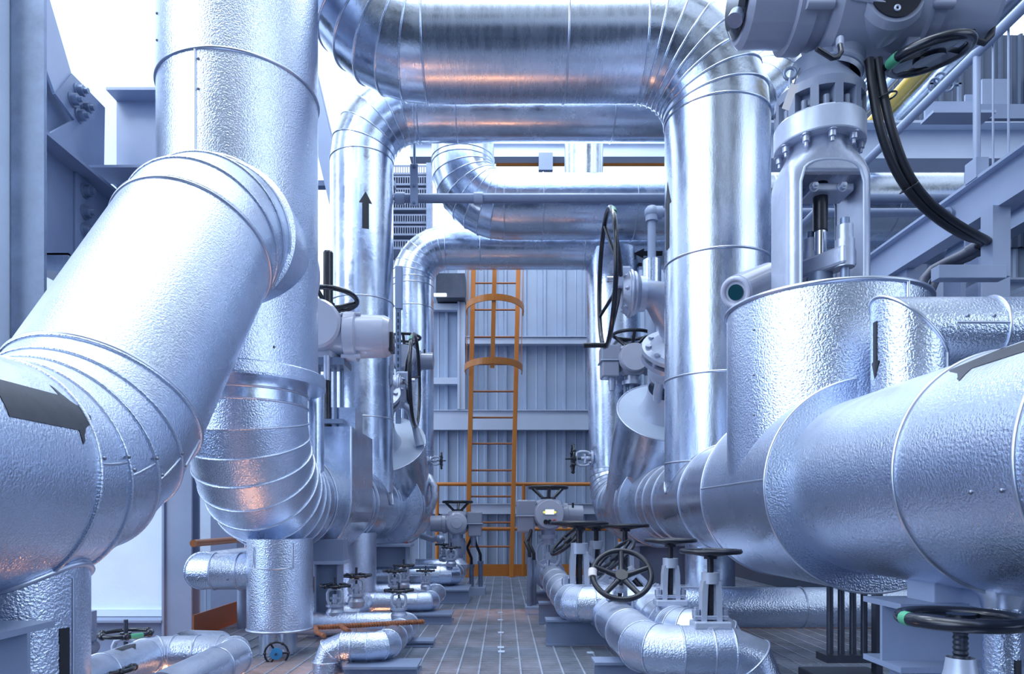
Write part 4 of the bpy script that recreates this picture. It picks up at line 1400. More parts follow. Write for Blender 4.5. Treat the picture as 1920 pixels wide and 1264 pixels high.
second['label'] = 'grey actuator with round blank cover left of the orange ladder foot'
USED.add(second.name)
fm = MB().lathe([(0.10, 0.0), (0.104, 0.06), (0.085, 0.07), (0.06, 0.075), (0.055, 0.095), (0.0, 0.1)], (0, 0.06, 0.19), (0, 1, 0), 32)
addchild(second, 'blank_cover', fm, 'act_light')
third = copy_tree(A0.o)
for c in list(third.children):
    for g in list(c.children):
        if g.name.split('.')[0] in ('display', 'display_bezel', 'indicator_light', 'control_knob'):
            bpy.data.objects.remove(g)
third.location = (xat(1184, 6.9), 6.9, zat(722, 6.9))
third.rotation_euler = (0, 0, PI)
third.scale = (1.25,) * 3
third['label'] = 'grey actuator behind the big upright black wheel in front of the far riser'
third.rotation_euler = (0, 0, 0)
fourth = copy_tree(third)
fourth.location = (xat(768, 7.1) - 0.03, 6.98, zat(712, 7.0))
fourth.scale = (1.05,) * 3
fourth.rotation_euler = (0, 0, 0)
fourth['label'] = 'grey actuator with motor drum pointing right behind the left edge-on wheel'
# pedestals below the two high actuators
for o, base in ((third, 1.15), (fourth, 1.1)):
    st = MB().cyl((0, 0, 0), (0, 0, -(o.location.z - base) / o.scale.x), 0.03, n=14)
    for s_ in (-0.05, 0.05):
        st.cyl((s_, 0, 0), (s_, 0, -(o.location.z - base) / o.scale.x), 0.014, n=10)
    addchild(o, 'yoke_rods', st, 'galv')

# yoke below the lit actuator (oval)
zt = zat(1010, ay)
pts = []
for k in range(25):
    t = -PI / 2 + 0.25 + (2 * PI - 0.5) * k / 24
    pts.append((ax + 0.095 * math.copysign(abs(math.cos(t)) ** 0.7, math.cos(t)), ay, zt - 0.125 + 0.105 * math.copysign(abs(math.sin(t)) ** 0.8, math.sin(t))))
T = Thing('motor_valve_yoke', 'oval pale valve yoke under the lit actuator on the right floor pipe', 'valve', (ax, ay, zt - 0.25))
T.add('yoke', MB().tube(pts, 0.014, 10), 'cast_light')
T.add('neck', MB().cyl((ax, ay, zt - 0.05), (ax, ay, zt + 0.005), 0.045, n=20), 'cast_light')
T.add('stem', MB().cyl((ax, ay, zt - 0.27), (ax, ay, zt - 0.03), 0.014, n=12), 'chrome')
T.add('stem_clamp', MB().bb((ax - 0.05, ay - 0.02, zt - 0.14), (ax + 0.05, ay + 0.02, zt - 0.125)).bb((ax - 0.022, ay - 0.025, zt - 0.17), (ax + 0.022, ay + 0.025, zt - 0.11)), 'cast_light')
T.add('gland', MB().cyl((ax, ay, zt - 0.29), (ax, ay, zt - 0.225), 0.05, 0.03, n=20), 'cast')
T = Thing('motor_valve_yoke', 'short silver valve neck under the blank covered actuator near the ladder', 'valve', (xat(858, 6.5), 6.5, 0.3))
cx_, cy_, cz_ = xat(858, 6.5), 6.5, zat(1015, 6.5)
T.add('neck', MB().lathe([(0.10, 0.0), (0.06, 0.04), (0.05, 0.09), (0.075, 0.1), (0.075, cz_ - 0.3)], (cx_, cy_, 0.3), (0, 0, 1), 28, False), 'cast')
for s_ in (-0.07, 0.07):
    T.add('stud', MB().cyl((cx_ + s_, cy_, 0.32), (cx_ + s_, cy_, cz_), 0.012, n=10), 'cast')

# ================================================================ FLOOR PIPES
def floor_pipe(name, label, pts, R, bend, mat, gores, seams, ends=(True, True), bead=0.004, emat=None):
    T = Thing(name, label, 'pipe', pts[0])
    clad_pipe(T, pts, R, bend, mat, gores, bead, seams, emat, 40, ends)
    return T


PBX = 0.58
T = floor_pipe('floor_pipe', 'nearest right floor pipe running to the camera and turning right under black wheels',
               [(1.25, 4.45, 0.2), (PBX, 4.45, 0.2), (PBX, 2.75, 0.2), (1.0, 2.75, 0.2), (1.0, 2.75, -0.1)], 0.105, [0.115, 0.115, 0.106], 'emboss_dusty', 2,
               [(1, 0.25), (1, 0.5), (1, 0.75), (2, 0.6)])
T = floor_pipe('floor_pipe', 'right floor pipe beside the walkway running back under the lit actuator',
               [(0.39, 5.95, 0.25), (0.39, 3.85, 0.25), (1.3, 3.85, 0.25)], 0.10, 0.11, 'emboss_dusty', 3, [(0, 0.15), (0, 0.4), (0, 0.62), (0, 0.8)])
T.add('end_flange', MB().cyl((0.39, 5.93, 0.25), (0.39, 5.99, 0.25), 0.135, n=32), 'cast')
T = floor_pipe('floor_pipe', 'dusty right floor pipe with wrapped bends below the middle black wheel',
               [(0.80, 4.5, 0.22), (0.80, 3.12, 0.22), (0.99, 3.12, 0.22), (0.99, 3.12, -0.1)], 0.10, [0.105, 0.08], 'smooth_dusty', 4, [(0, 0.3), (0, 0.55), (0, 0.75), (0, 0.9)])
T = floor_pipe('cross_pipe', 'dark horizontal silver pipe crossing low under the right header',
               [(0.92, 3.62, 0.265), (3.0, 3.62, 0.265)], 0.105, 0.1, 'emboss', 2, [(0, 0.3), (0, 0.6)])
# left
T = floor_pipe('floor_pipe', 'left zigzag floor pipe nearest the walkway under the rusty twisted bar',
               [(-0.84, 3.3, -0.14), (-0.84, 3.3, 0.12), (-0.57, 3.3, 0.12), (-0.57, 4.15, 0.1), (-1.4, 4.15, 0.1)], 0.069, [0.07, 0.075, 0.075], 'emboss', 2, [(1, 0.4), (2, 0.3), (2, 0.6), (3, 0.3)])
T = floor_pipe('floor_pipe', 'second left floor pipe back with a squared bend by the walkway',
               [(-1.4, 4.62, 0.1), (-0.98, 4.62, 0.1), (-0.98, 4.9, 0.14), (-0.53, 4.9, 0.14), (-0.53, 5.55, 0.14), (-1.2, 5.55, 0.14)], 0.068, 0.075, 'emboss', 2, [(2, 0.4), (4, 0.3)])
T = floor_pipe('floor_pipe', 'far left floor pipe curving up near the ladder under the blank actuator',
               [(-1.2, 6.25, 0.22), (-0.46, 6.25, 0.22), (-0.46, 7.1, 0.22), (-0.9, 7.1, 0.22)], 0.095, 0.11, 'smooth', 3, [(0, 0.4), (0, 0.8)])
T.add('slot_plate', MB().bb((-1.0, 6.17, 0.29), (-0.6, 6.2, 0.305)), 'galv')
T = floor_pipe('floor_pipe', 'bent grey dusty floor pipe at the bottom left corner',
               [(-1.45, 2.2, 0.17), (-1.45, 2.88, 0.17), (-1.09, 2.88, 0.17), (-1.09, 2.2, 0.17)], 0.072, 0.085, 'emboss_dusty', 2, [(0, 0.5), (1, 0.5), (2, 0.3)])
T.add('flow_arrow', arrow_mb((-1.45, 2.2, 0.17), (0, 1, 0), 0.072, (0.2, 0, 1), 0.38, 0.12, 0.03, 0.4), 'sticker_grey')
T = floor_pipe('floor_pipe', 'dusty stub pipe behind the bent bottom left pipe', [(-1.42, 3.1, 0.16), (-1.42, 3.45, 0.1)], 0.07, 0.1, 'smooth_dusty', 2, [])
for (x_, y_, R_) in ((-1.45, 2.6, 0.02), (-1.09, 2.6, 0.02)):
    pass

# support sleepers on the grating
def sleeper(label, lo, hi, mat='paint'):
    mb = MB().bb((lo[0], lo[1], lo[2]), (hi[0], hi[1], lo[2] + 0.012))
    mb.bb((lo[0], lo[1], hi[2] - 0.012), (hi[0], hi[1], hi[2]))
    mb.bb((lo[0], lo[1] + 0.02, lo[2] + 0.012), (hi[0], lo[1] + 0.035, hi[2] - 0.012))
    return single('pipe_sleeper', label, 'support', mb, mat, ((lo[0] + hi[0]) / 2, (lo[1] + hi[1]) / 2, lo[2]))


sleeper('nearest grey channel support right of the walkway under the turning floor pipe', (0.40, 3.05, 0.0), (0.95, 3.18, 0.095))
sleeper('grey channel support at the meeting of the two right floor pipes', (0.24, 3.95, 0.0), (0.75, 4.08, 0.15))
sleeper('third grey channel support along the right edge of the walkway', (0.24, 4.75, 0.0), (0.62, 4.87, 0.15))
sleeper('farthest grey channel support on the right below the lit actuator', (0.24, 5.45, 0.0), (0.58, 5.57, 0.15))
sleeper('nearest grey channel support left of the walkway at the bottom edge', (-0.74, 3.18, 0.0), (-0.40, 3.38, 0.048))
sleeper('grey channel support beside the end of the rusty twisted bar', (-0.82, 3.92, 0.0), (-0.40, 4.05, 0.035))
sleeper('grey plate support under the second left floor pipe', (-0.80, 4.75, 0.0), (-0.36, 5.0, 0.07))
sleeper('low grey support under the far left floor pipe', (-0.8, 5.9, 0.0), (-0.3, 6.4, 0.12))
for k, (sx_, sy_, sz_, lab) in enumerate(((0.58, 3.1, 0.1, 'a'), )):
    pass
single('conduit_block', 'pale grey concrete block at the foot of the two grey conduits', 'block', MB().bb((-0.46, 6.55, 0), (-0.18, 6.85, 0.07)), 'paint_light', (-0.3, 6.7, 0))
for px, dx, lab in ((884, 0.0, 'left grey conduit post rising from the pale block'), (901, 0.0, 'right grey conduit post rising from the pale block')):
    xx = xat(px, 6.7)
    T = Thing('conduit_post', lab, 'conduit', (xx, 6.7, 0.07))
    zt_ = zat(1058 if px < 890 else 1052, 6.7)
    T.add('tube', MB().cyl((xx, 6.7, 0.07), (xx, 6.7, zt_), 0.022, n=14), 'galv')
    T.add('collar', MB().cyl((xx, 6.7, zt_ - 0.03), (xx, 6.7, zt_), 0.03, n=14), 'galv')
    T.add('cable', MB().tube([(xx, 6.7, zt_ - 0.01), (xx - 0.0, 6.68, zt_ + 0.06), (xx - 0.04, 6.66, zt_ + 0.16), P(886 if px < 890 else 889, 1005, 6.62), P(885, 990, 6.55)], 0.014, 10), 'rubber')
for px, y_, h0, lab in ((993, 5.3, 1045, 'left black cable conduit beside the lit actuator'), (1001, 5.35, 1050, 'right black cable conduit beside the lit actuator')):
    xx = xat(px, y_)
    T = Thing('conduit_post', lab, 'conduit', (xx, y_, 0))
    T.add('tube', MB().cyl((xx, y_, 0.0), (xx, y_, zat(h0, y_)), 0.02, n=14), 'galv')
    T.add('cable', MB().tube([(xx, y_, zat(h0, y_)), (xx, y_, zat(h0 - 12, y_)), (xx - 0.03, y_ + 0.02, zat(h0 - 28, y_)), P(995, 1000, 5.48), P(997, 985, 5.56)], 0.014, 10), 'rubber')
single('conduit_block', 'small grey foot block below the black cable conduits', 'block', MB().bb((xat(985, 5.3), 5.22, 0), (xat(1012, 5.3), 5.42, 0.06)), 'paint_light', (0.2, 5.3, 0))

# ================================================================ VALVES ON FLOOR PIPES
G = make_globe('globe_valve').o
gl = [
    ((xat(628, 4.15), 4.15, 0.15), 1.05, 0, 'small globe valve nearest the trunnion, just behind the rusty bar'),
    ((xat(668, 4.62), 4.62, 0.155), 1.15, 0.4, 'small globe valve with tall spindle, just right of and behind the one nearest the trunnion'),
    ((xat(748, 4.0), 4.0, 0.155), 0.95, 0.2, 'small globe valve on the left zigzag pipe closest to the walkway'),
    ((xat(740, 4.95), 4.95, 0.195), 0.95, 0.1, 'small globe valve on the second left pipe, front one of two'),
    ((xat(757, 5.4), 5.4, 0.195), 1.0, 0.6, 'small globe valve on the second left pipe, rear one of two'),
    ((xat(798, 5.3), 5.3, 0.195), 0.8, 0.3, 'smallest globe valve at the right bend of the second left pipe'),
    ((xat(846, 6.2), 6.2, 0.31), 0.95, 0, 'small globe valve standing just below the blank covered actuator'),
    ((xat(832, 6.9), 6.9, 0.31), 0.95, 0.3, 'small globe valve left of the blank actuator neck'),
    ((xat(236, 2.95), 2.95, 0.03), 1.25, 0, 'globe valve with green marked wheel at the bottom left corner'),
    ((xat(200, 2.5), 2.5, 0.0), 1.1, 0.5, 'globe valve cut by the bottom edge, in front of the green marked one'),
]
for loc, sc, rz, lab in gl:
    o = place(G, loc, lab, rz, sc)
bl = [o for o in COL.objects if o.get('label') == gl[8][3]][0]
whl = [c for c in bl.children if c.name.startswith('handwheel')][0]
addchild(bl, 'tape_band', MB().tube([(0.08 * math.cos(t), 0.08 * math.sin(t), 0.168) for t in [-0.9 + 0.12 * k for k in range(5)]], 0.0092, 8), 'green', whl)
for (xx, yy, lab, x2) in ((xat(236, 2.95), 2.95, 'short low pipe carrying the green marked globe valve', -1.42), (xat(200, 2.5), 2.5, 'short low pipe carrying the globe valve at the bottom edge', -1.42)):
    single('valve_pipe', lab, 'pipe', MB().cyl((xx - 0.35, yy, 0.045), (xx + 0.05, yy, 0.045), 0.04, n=24), 'cast', (xx, yy, 0.045))

# blue hub wheel valve on the trunnion neck (spindle pointing at the camera)
o = place(G, (xat(519, 3.62), 3.66, zat(1220, 3.62)), 'little valve with bright blue hub on the neck below the left trunnion', rot=(PI / 2, 0, 0.2), scale=0.72)
addchild(o, 'blue_hub', MB().cyl((0, 0, 0.166), (0, 0, 0.186), 0.042, n=24), 'blue', [c for c in o.children if c.name.startswith('handwheel')][0])

GT = make_gate('gate_valve_small').o
gt = [
    ((xat(1257, 3.3), 3.3, 0.315), 1.0, 0.0, 'gate valve with flat black wheel on the dusty wrapped right pipe', None),
    ((xat(1332, 2.75), 2.75, 0.295), 0.98, 0.0, 'gate valve with flat black wheel on the nearest right floor pipe bend', None),
    ((xat(1086, 4.05), 4.05, 0.275), 1.38, 0.0, 'white gate valve with wide flat black wheel left of three behind the spoked wheel', None),
    ((xat(1118, 5.0), 5.0, 0.275), 1.3, 0.2, 'white gate valve in the middle of three behind the spoked wheel', None),
    ((xat(1172, 4.6), 4.6, 0.285), 1.28, 0.1, 'white gate valve right of three behind the spoked wheel', None),
]
for loc, sc, rz, lab, rot in gt:
    place(GT, loc, lab, rz, sc)
for k, (xx, yy, lab) in enumerate(((xat(1118, 5.0), 5.0, 'short pipe under the middle white gate valve'), (xat(1172, 4.6), 4.6, 'short pipe under the right white gate valve'))):
    floor_pipe('floor_pipe', lab, [(xx, yy + 0.5, 0.2), (xx, yy - 0.3, 0.2)], 0.09, 0.1, 'smooth_dusty', 2, [(0, 0.4)])
# tilted pair and the big spoked wheel facing the camera
place(GT, (0.60, 3.62, 0.28), 'valve with large spoked black wheel facing the camera over the right floor pipe', rot=(math.radians(52), 0, math.radians(-6)), scale=0.9)
big = [o for o in COL.objects if o.get('label', '').startswith('valve with large spoked')][0]
for c in list(big.children):
    if c.name.split('.')[0] in ('handwheel',):
        bpy.data.objects.remove(c)
mbw = wheel_mb((0, 0, 0.315), (0, 0, 1), 0.158, 0.0155, 5, 0.022, 0.034, 0.016, 56)
hwo = addchild(big, 'handwheel', mbw, 'black_worn')
addchild(big, 'rag', MB().tube([(0.158 * math.cos(t), 0.158 * math.sin(t), 0.315) for t in [2.95 + 0.1 * k for k in range(4)]], 0.024, 10), 'label', hwo)
place(GT, (0.905, 4.1, 0.215), 'valve with leaning black wheel just behind the spoked wheel', rot=(math.radians(6), math.radians(-42), 0), scale=1.25)
place(GT, (0.70, 4.9, 0.29), 'valve with leaning black wheel between the lit actuator and the white gate valves', rot=(math.radians(8), math.radians(-42), 0), scale=1.25)
# bottom right corner gate valve
place(GT, (xat(1801, 1.62), 1.62, 0.245), 'large dark handwheel valve in the bottom right corner before the steel beam', 0.3, 0.0 + 1.0)
nr = [o for o in COL.objects if o.get('label', '').startswith('large dark handwheel valve')][0]
for c in list(nr.children):
    if c.name.split('.')[0] in ('handwheel', 'yoke', 'stem'):
        bpy.data.objects.remove(c)
w = MB()
w.torus((0, 0, 0.25), (0, 0, 1), 0.122, 0.016, 56, 12)
for k in range(4):
    t = PI / 2 * k + 0.5
    e = V((math.cos(t), math.sin(t), 0))
    w.bar(V((0, 0, 0.245)) + e * 0.01, V((0, 0, 0.248)) + e * 0.118, 0.035, 0.014)
w.cyl((0, 0, 0.225), (0, 0, 0.262), 0.03, n=24)
hw_ = addchild(nr, 'handwheel', w, 'black')
addchild(nr, 'tape_band', MB().tube([(0.122 * math.cos(t), 0.122 * math.sin(t), 0.25) for t in [2.7 + 0.07 * k for k in range(4)]], 0.0168, 12), 'green', hw_)
addchild(nr, 'threaded_stem', MB().lathe([(0.017 if k % 2 else 0.014, 0.02 + 0.006 * k) for k in range(36)], (0, 0, 0), (0, 0, 1), 20), 'dark')
addchild(nr, 'yoke', MB().lathe([(0.075, -0.1), (0.07, 0.02), (0.05, 0.07), (0.034, 0.13), (0.03, 0.16)], (0, 0, 0), (0, 0, 1), 28, False), 'cast_light')
single('valve_pipe', 'pipe under the dark handwheel valve at the bottom right corner', 'pipe', MB().cyl((xat(1801, 1.62), 1.3, 0.13), (xat(1801, 1.62), 1.9, 0.13), 0.08, n=32), 'emboss', (xat(1801, 1.62), 1.62, 0.05))
# side wheel valves with horizontal spindles near the wall
place(G, (1.02, 7.3, zat(860, 7.3)), 'valve with upright black wheel sticking out left of the far right riser', rot=(0, -PI / 2, 0), scale=1.75)
place(G, (xat(798, 7.0), 7.0, zat(864, 7.0)), 'little valve with upright black wheel on the right side of the left tilted drum', rot=(0, PI / 2, 0), scale=0.95)

# rusty twisted bar lying on the left pipes
p0, p1 = P(602, 1180, 3.5), P(795, 1165, 3.62)
p0.z, p1.z = 0.18, 0.19
T = Thing('twisted_bar', 'rusty orange twisted bar with hooked end lying across the left floor pipes', 'bar', p0)
mb = MB().cyl(p0, p1, 0.010, n=12)
u_, v_, a_ = basis(p1 - p0)
L_ = (p1 - p0).length
for ph in (0, PI):
    mb.tube([p0 + a_ * (L_ * k / 160) + (u_ * math.cos(ph + k * 0.75) + v_ * math.sin(ph + k * 0.75)) * 0.009 for k in range(161)], 0.0055, 6)
T.add('shaft', mb, 'rust')
T.add('hook', MB().tube([p0, p0 + V((-0.02, -0.03, 0.005)), p0 + V((0.01, -0.12, -0.005)), p0 + V((0.06, -0.17, -0.015))], 0.012, 10), 'rust')
T.add('hook', MB().tube([p0 + V((0.10, 0, 0.01)), p0 + V((0.12, -0.06, 0.01)), p0 + V((0.17, -0.13, 0.0))], 0.012, 10), 'rust')
# red and white chain hanging below the left header
mb = MB()
for k in range(16):
    c = P(762 + (k % 2) * 1.5, 1018 + k * 3.2, 6.3)
    mb.torus(c, (1, 0, 0) if k % 2 else (0, 1, 0), 0.009, 0.0035, 12, 6)
single('warning_chain', 'thin red and white chain hanging below the left header end', 'chain', mb, 'red', P(762, 1018, 6.3))

# ================================================================ LADDER AND GUARD RAILS
LY = 8.6
def lx(px0, px1, t):
    return xat(px0 + (px1 - px0) * t, LY)


T = Thing('caged_ladder', 'orange caged ladder fixed up the far wall at the end of the walkway', 'ladder', (xat(918, LY), LY, 0))
zt_, zb_ = zat(430, LY), 0.0
def at_z(pxt, pxb, z):       # rails lean slightly: pxt at py 505, pxb at py 1082
    zz0, zz1 = zat(1082, LY), zat(505, LY)
    return xat(pxb + (pxt - pxb) * (z - zz0) / (zz1 - zz0), LY)


for (pt_, pb_) in ((888, 876), (972, 959)):
    T.add('side_rail', MB().bar((at_z(pt_, pb_, zb_), LY, zb_), (at_z(pt_, pb_, zt_), LY, zt_), 0.055, 0.09, (0, 1, 0)), 'orange', bev=0.004)
for py in [1025, 980, 931, 882, 832, 783, 734, 683, 632, 581, 531, 480]:
    z = zat(py, LY)
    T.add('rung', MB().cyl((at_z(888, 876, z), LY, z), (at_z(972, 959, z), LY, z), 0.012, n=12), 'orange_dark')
for py in (587, 697):
    z = zat(py, LY)
    xl, xr = at_z(888, 876, z) - 0.03, at_z(972, 959, z) + 0.03
    cx_, rx = (xl + xr) / 2, (xr - xl) / 2 + 0.05
    pts = []
    for k in range(29):
        t = PI * k / 28
        pts.append(V((cx_ - rx * math.cos(t) * (1 if abs(math.cos(t)) < 0.98 else 0.97), LY - 0.62 * math.sin(t) ** 0.8, z)))
    mb = MB()
    for q0, q1 in zip(pts, pts[1:]):
        mb.bar(q0, q1, 0.012, 0.075)
    T.add('cage_hoop', mb, 'orange')
z0, z1 = zat(690, 7.98), zat(440, 7.98)
xs = (xat(923, 7.98), xat(929, 7.98))
T.add('cage_strap', MB().bar((xs[0], 7.99, z0), (xs[1], 7.99, z1), 0.05, 0.008, (0, 1, 0)), 'orange')
for sg in (-1, 1):
    a_ = V((xat(926, LY) + sg * 0.335, LY - 0.12, zat(697, LY)))
    b_ = V((xat(931, LY) + sg * 0.335, LY - 0.12, zat(430, LY)))
    T.add('cage_strap', MB().bar(a_, b_, 0.008, 0.05, (0, 1, 0)), 'orange')

def railing(name, label, p0, p1, zs, posts, r=0.022, toe=None, mat='orange'):
    p0, p1 = V(p0), V(p1)
    T = Thing(name, label, 'railing', (p0 + p1) / 2)
    for k, z in enumerate(zs):
        T.add('top_rail' if k == 0 else 'mid_rail', MB().cyl(p0 + V((0, 0, z)), p1 + V((0, 0, z)), r, n=16), mat)
    for t in posts:
        c = p0.lerp(p1, t)
        T.add('post', MB().cyl(c, c + V((0, 0, zs[0])), r, n=16), mat)
    if toe:
        T.add('toe_board', MB().bar(p0 + V((0, 0, toe / 2)), p1 + V((0, 0, toe / 2)), 0.008, toe), mat)
    return T


railing('guard_railing', 'orange tube guard railing with toe board along the far wall behind the ladder', (-1.9, 8.75, 0), (2.9, 8.75, 0), (zat(908, 8.75), zat(992, 8.75)), (0.0, 0.22, (xat(982, 8.75) + 1.9) / 4.8, 0.7, 1.0), 0.024, 0.15)
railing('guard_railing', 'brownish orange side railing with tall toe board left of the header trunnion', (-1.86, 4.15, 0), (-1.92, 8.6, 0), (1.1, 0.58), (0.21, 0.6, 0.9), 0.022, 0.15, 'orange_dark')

# ================================================================ LEFT STEEL FRAME
mb = MB()
mb.bb((-2.262, 3.18, -0.3), (-2.11, 3.20, 6))
mb.bb((-2.262, 3.20, -0.3), (-2.245, 3.4, 6))
single('steel_column', 'tall galvanised steel column at the left edge of the view', 'column', mb, 'galv', (-2.2, 3.2, -0.3))
mb = MB().ibeam((-2.29, 4.92, 2.6), (-2.29, 4.92, 2.6001), 0.2, 0.2)
mb = MB()
mb.bb((-2.385, 4.88, -1.2), (-2.2, 4.9, 6))
mb.bb((-2.385, 5.0, -1.2), (-2.2, 5.02, 6))
mb.bb((-2.30, 4.9, -1.2), (-2.285, 5.0, 6))
mb.bb((-2.40, 4.86, -1.2), (-2.385, 5.03, 6))
single('steel_column', 'grey steel column left of the short rounded branch, beside the white wall panel', 'column', mb, 'paint', (-2.3, 4.95, -0.2))
mb = MB()
mb.bb((-2.92, 6.9, -1), (-2.68, 6.95, 2.4))
mb.bb((-2.68, 6.9, -1), (-2.66, 7.1, 2.4))
single('steel_column', 'far grey post behind the orange toe board at the left', 'column', mb, 'paint', (-2.8, 6.9, -0.2))
single('steel_beam', 'deep grey steel beam running back along the left with a bolted splice', 'beam', MB().ibeam((-2.43, 3.3, 2.385), (-2.43, 5.0, 2.385), 0.63, 0.22, 0.016, 0.02), 'paint', (-2.43, 4.1, 2.07))
sp = Thing('splice_plate', 'grey splice plate with a vertical row of big bolts on the left beam', 'plate', (-2.41, 3.98, 2.35))
sp.add('plate', MB().bb((-2.422, 3.90, 2.2), (-2.408, 4.08, 2.68)), 'paint', bev=0.003)
for py in (358, 398, 432):
    sp.add('bolt', MB().hexbolt((-2.408, 3.98, zat(py, 3.98)), (1, 0, 0), 0.032, 0.06), 'galv')
gp = Thing('gusset_plate', 'angled grey gusset plate with four big bolts holding the left brace', 'plate', (-2.41, 3.9, 2.8))
def pl(px, py, x=-2.40):
    Y = x * F / (px - 945)
    return V((x, Y, zat(py, Y)))
gp.add('plate', MB().prism([pl(90, 252), pl(195, 332), pl(197, 202), pl(135, 138), pl(104, 176), pl(140, 225)], (-0.016, 0, 0)), 'paint')
for q in ((146, 170), (135, 186), (158, 202), (148, 216)):
    c = pl(*q)
    gp.add('bolt', MB().hexbolt(c, (1, 0, 0), 0.03, 0.06), 'galv')
single('edge_angle', 'galvanised angle strip at the extreme left edge, its lit brightness painted white', 'angle', MB().bb((-2.6, 3.1, -0.3), (-2.27, 3.115, 6)).bb((-2.285, 3.115, -0.3), (-2.27, 3.25, 6)), 'white', (-2.4, 3.1, -0.3))  # white colour stands in for strong light on galvanised steel
single('brace_bar', 'pale diagonal brace bar rising from the gusset plate at upper left', 'brace', MB().prism([pl(104, 178, -2.41), pl(134, 138, -2.41), pl(76, -60, -2.41), pl(20, -60, -2.41)], (-0.015, 0, 0)), 'paint_light', pl(120, 160))
single('brace_bar', 'lower mauve grey diagonal brace behind the left column', 'brace', MB().prism([pl(60, 235, -2.47), pl(60, 40, -2.47), pl(150, 250, -2.47), pl(158, 315, -2.47)], (-0.015, 0, 0)), 'paint', pl(110, 210, -2.47))
single('cross_beam', 'upper grey crossbeam behind the tall pipe with bright stained web', 'beam', MB().ibeam((-2.4, 4.3, 3.08), (-1.82, 4.3, 3.08), 0.5, 0.24, 0.012, 0.016), 'paint_light', (-2.1, 4.3, 2.83))
single('cross_beam', 'lower grey crossbeam just above the slanting pipe', 'beam', MB().ibeam((-2.4, 4.3, 2.52), (-1.82, 4.3, 2.52), 0.55, 0.24, 0.012, 0.016), 'paint', (-2.1, 4.3, 2.25))
single('ledge_plate', 'thin white edged ledge plate between the two left crossbeams', 'plate', MB().bb((xat(168, 4.1), 4.0, 2.755), (-1.8, 4.2, 2.77)), 'paint_light', (-2.0, 4.1, 2.755))
single('pipe_clip', 'small galvanised angle clip under the left beam', 'clip', MB().bb((-2.32, 3.5, 1.98), (-2.2, 3.52, 2.07)).bb((-2.32, 3.5, 2.06), (-2.2, 3.62, 2.07)), 'galv', (-2.26, 3.55, 1.98))
single('edge_beam', 'low grey steel edge beam below the white wall panel at left', 'beam', MB().ibeam((-4.0, 4.95, -0.12), (-2.4, 4.95, -0.12), 0.27, 0.2), 'paint', (-3.2, 4.95, -0.25))
T = Thing('bolted_cleat', 'steel cleat with large bolts low at left beside the near trunnion leg', 'plate', (xat(172, 3.2), 3.2, 0))
T.add('cleat', MB().bb((xat(150, 3.2), 3.2, -0.12), (xat(172, 3.2), 3.24, 0.3)), 'paint')
for (px, py) in ((176, 1193), (180, 1213), (170, 1226), (176, 1240)):
    c = P(px - 8, py, 3.2)
    T.add('bolt', MB().hexbolt((c.x, 3.2, c.z), (0.6, -0.8, 0), 0.025, 0.06), 'galv')
# pale steel braces visible between the tall pipe and the arrow pipe
single('brace_beam', 'grey slanted roof brace seen between the tall pipe and the arrow pipe', 'beam', MB().ibeam(P(560, 60, 7.6), P(640, 400, 7.6), 0.22, 0.18, up=(0, 1, 0)), 'paint_light', P(600, 200, 6.6))
single('roof_purlin', 'white horizontal purlin between the tall pipe and the arrow pipe', 'beam', MB().bb((-2.6, 7.6, zat(348, 7.6)), (-1.2, 7.7, zat(338, 7.6))), 'paint', (-1.9, 7.6, zat(348, 7.6)))

# pedestals below headers
def pedestal(label, x0, x1, y, z1, b=0.12):
    T = Thing('pipe_pedestal', label, 'support', ((x0 + x1) / 2, y, 0))
    c = (x0 + x1) / 2
    T.add('post', MB().ibeam((c, y, 0.012), (c, y, z1 - 0.02), x1 - x0 - 0.03, b, 0.01, 0.012, up=(1, 0, 0)), 'paint')
    T.add('base_plate', MB().bb((x0 - 0.02, y - b / 2 - 0.02, 0), (x1 + 0.02, y + b / 2 + 0.02, 0.012)), 'paint')
    T.add('top_plate', MB().bb((x0 - 0.02, y - b / 2 - 0.02, z1 - 0.02), (x1 + 0.02, y + b / 2 + 0.02, z1)), 'paint_light')
    return T


pedestal('grey steel pedestal under the left valve box beside the trunnion', -1.17, -0.99, 4.28, 0.47)
pedestal('grey steel pedestal under the far end of the left header', -1.2, -0.84, 6.2, 0.5, 0.2)
pedestal('grey steel pedestal under the far right header behind the valves', 1.05, 1.5, 5.6, 0.53, 0.2)
pedestal('grey steel pedestal under the left tilted valve end', -1.3, -1.0, 7.2, 0.46, 0.2)

# near right support beam and dark bits below the header
T = Thing('support_beam', 'grey steel beam under the right header at the lower right corner', 'beam', (1.5, 2.0, 0.31))
T.add('beam', MB().ibeam((xat(1652, 2.0), 2.0, 0.40), (2.6, 2.0, 0.40), 0.19, 0.2, 0.012, 0.016), 'paint')
T.add('leg', MB().bb((1.15, 1.93, -0.02), (1.25, 2.07, 0.31)), 'paint')
T.add('leg', MB().bb((2.2, 1.93, -0.02), (2.3, 2.07, 0.31)), 'paint')
for px in (1556, 1577, 1599, 1620):
    y_ = 2.85
    xx = xat(px, y_)
    single('thin_conduit', {1556: 'leftmost', 1577: 'second from left', 1599: 'third from left', 1620: 'rightmost'}[px] + ' of four thin dark conduits under the right header', 'conduit', MB().cyl((xx, y_, 0.14), (xx, y_, 0.5), 0.013, n=12), 'dark', (xx, y_, 0.14), 'thin conduits under the right header')
T = Thing('junction_box', 'dark junction box at the foot of the four thin conduits', 'box', (xat(1590, 2.85), 2.85, 0))
T.add('box', MB().bb((xat(1515, 2.85), 2.75, 0.0), (xat(1650, 2.85), 2.95, 0.10)), 'dark', bev=0.005)
T.add('clamp_rail', MB().bb((xat(1540, 2.85), 2.8, 0.145), (xat(1645, 2.85), 2.9, 0.175)), 'dark')
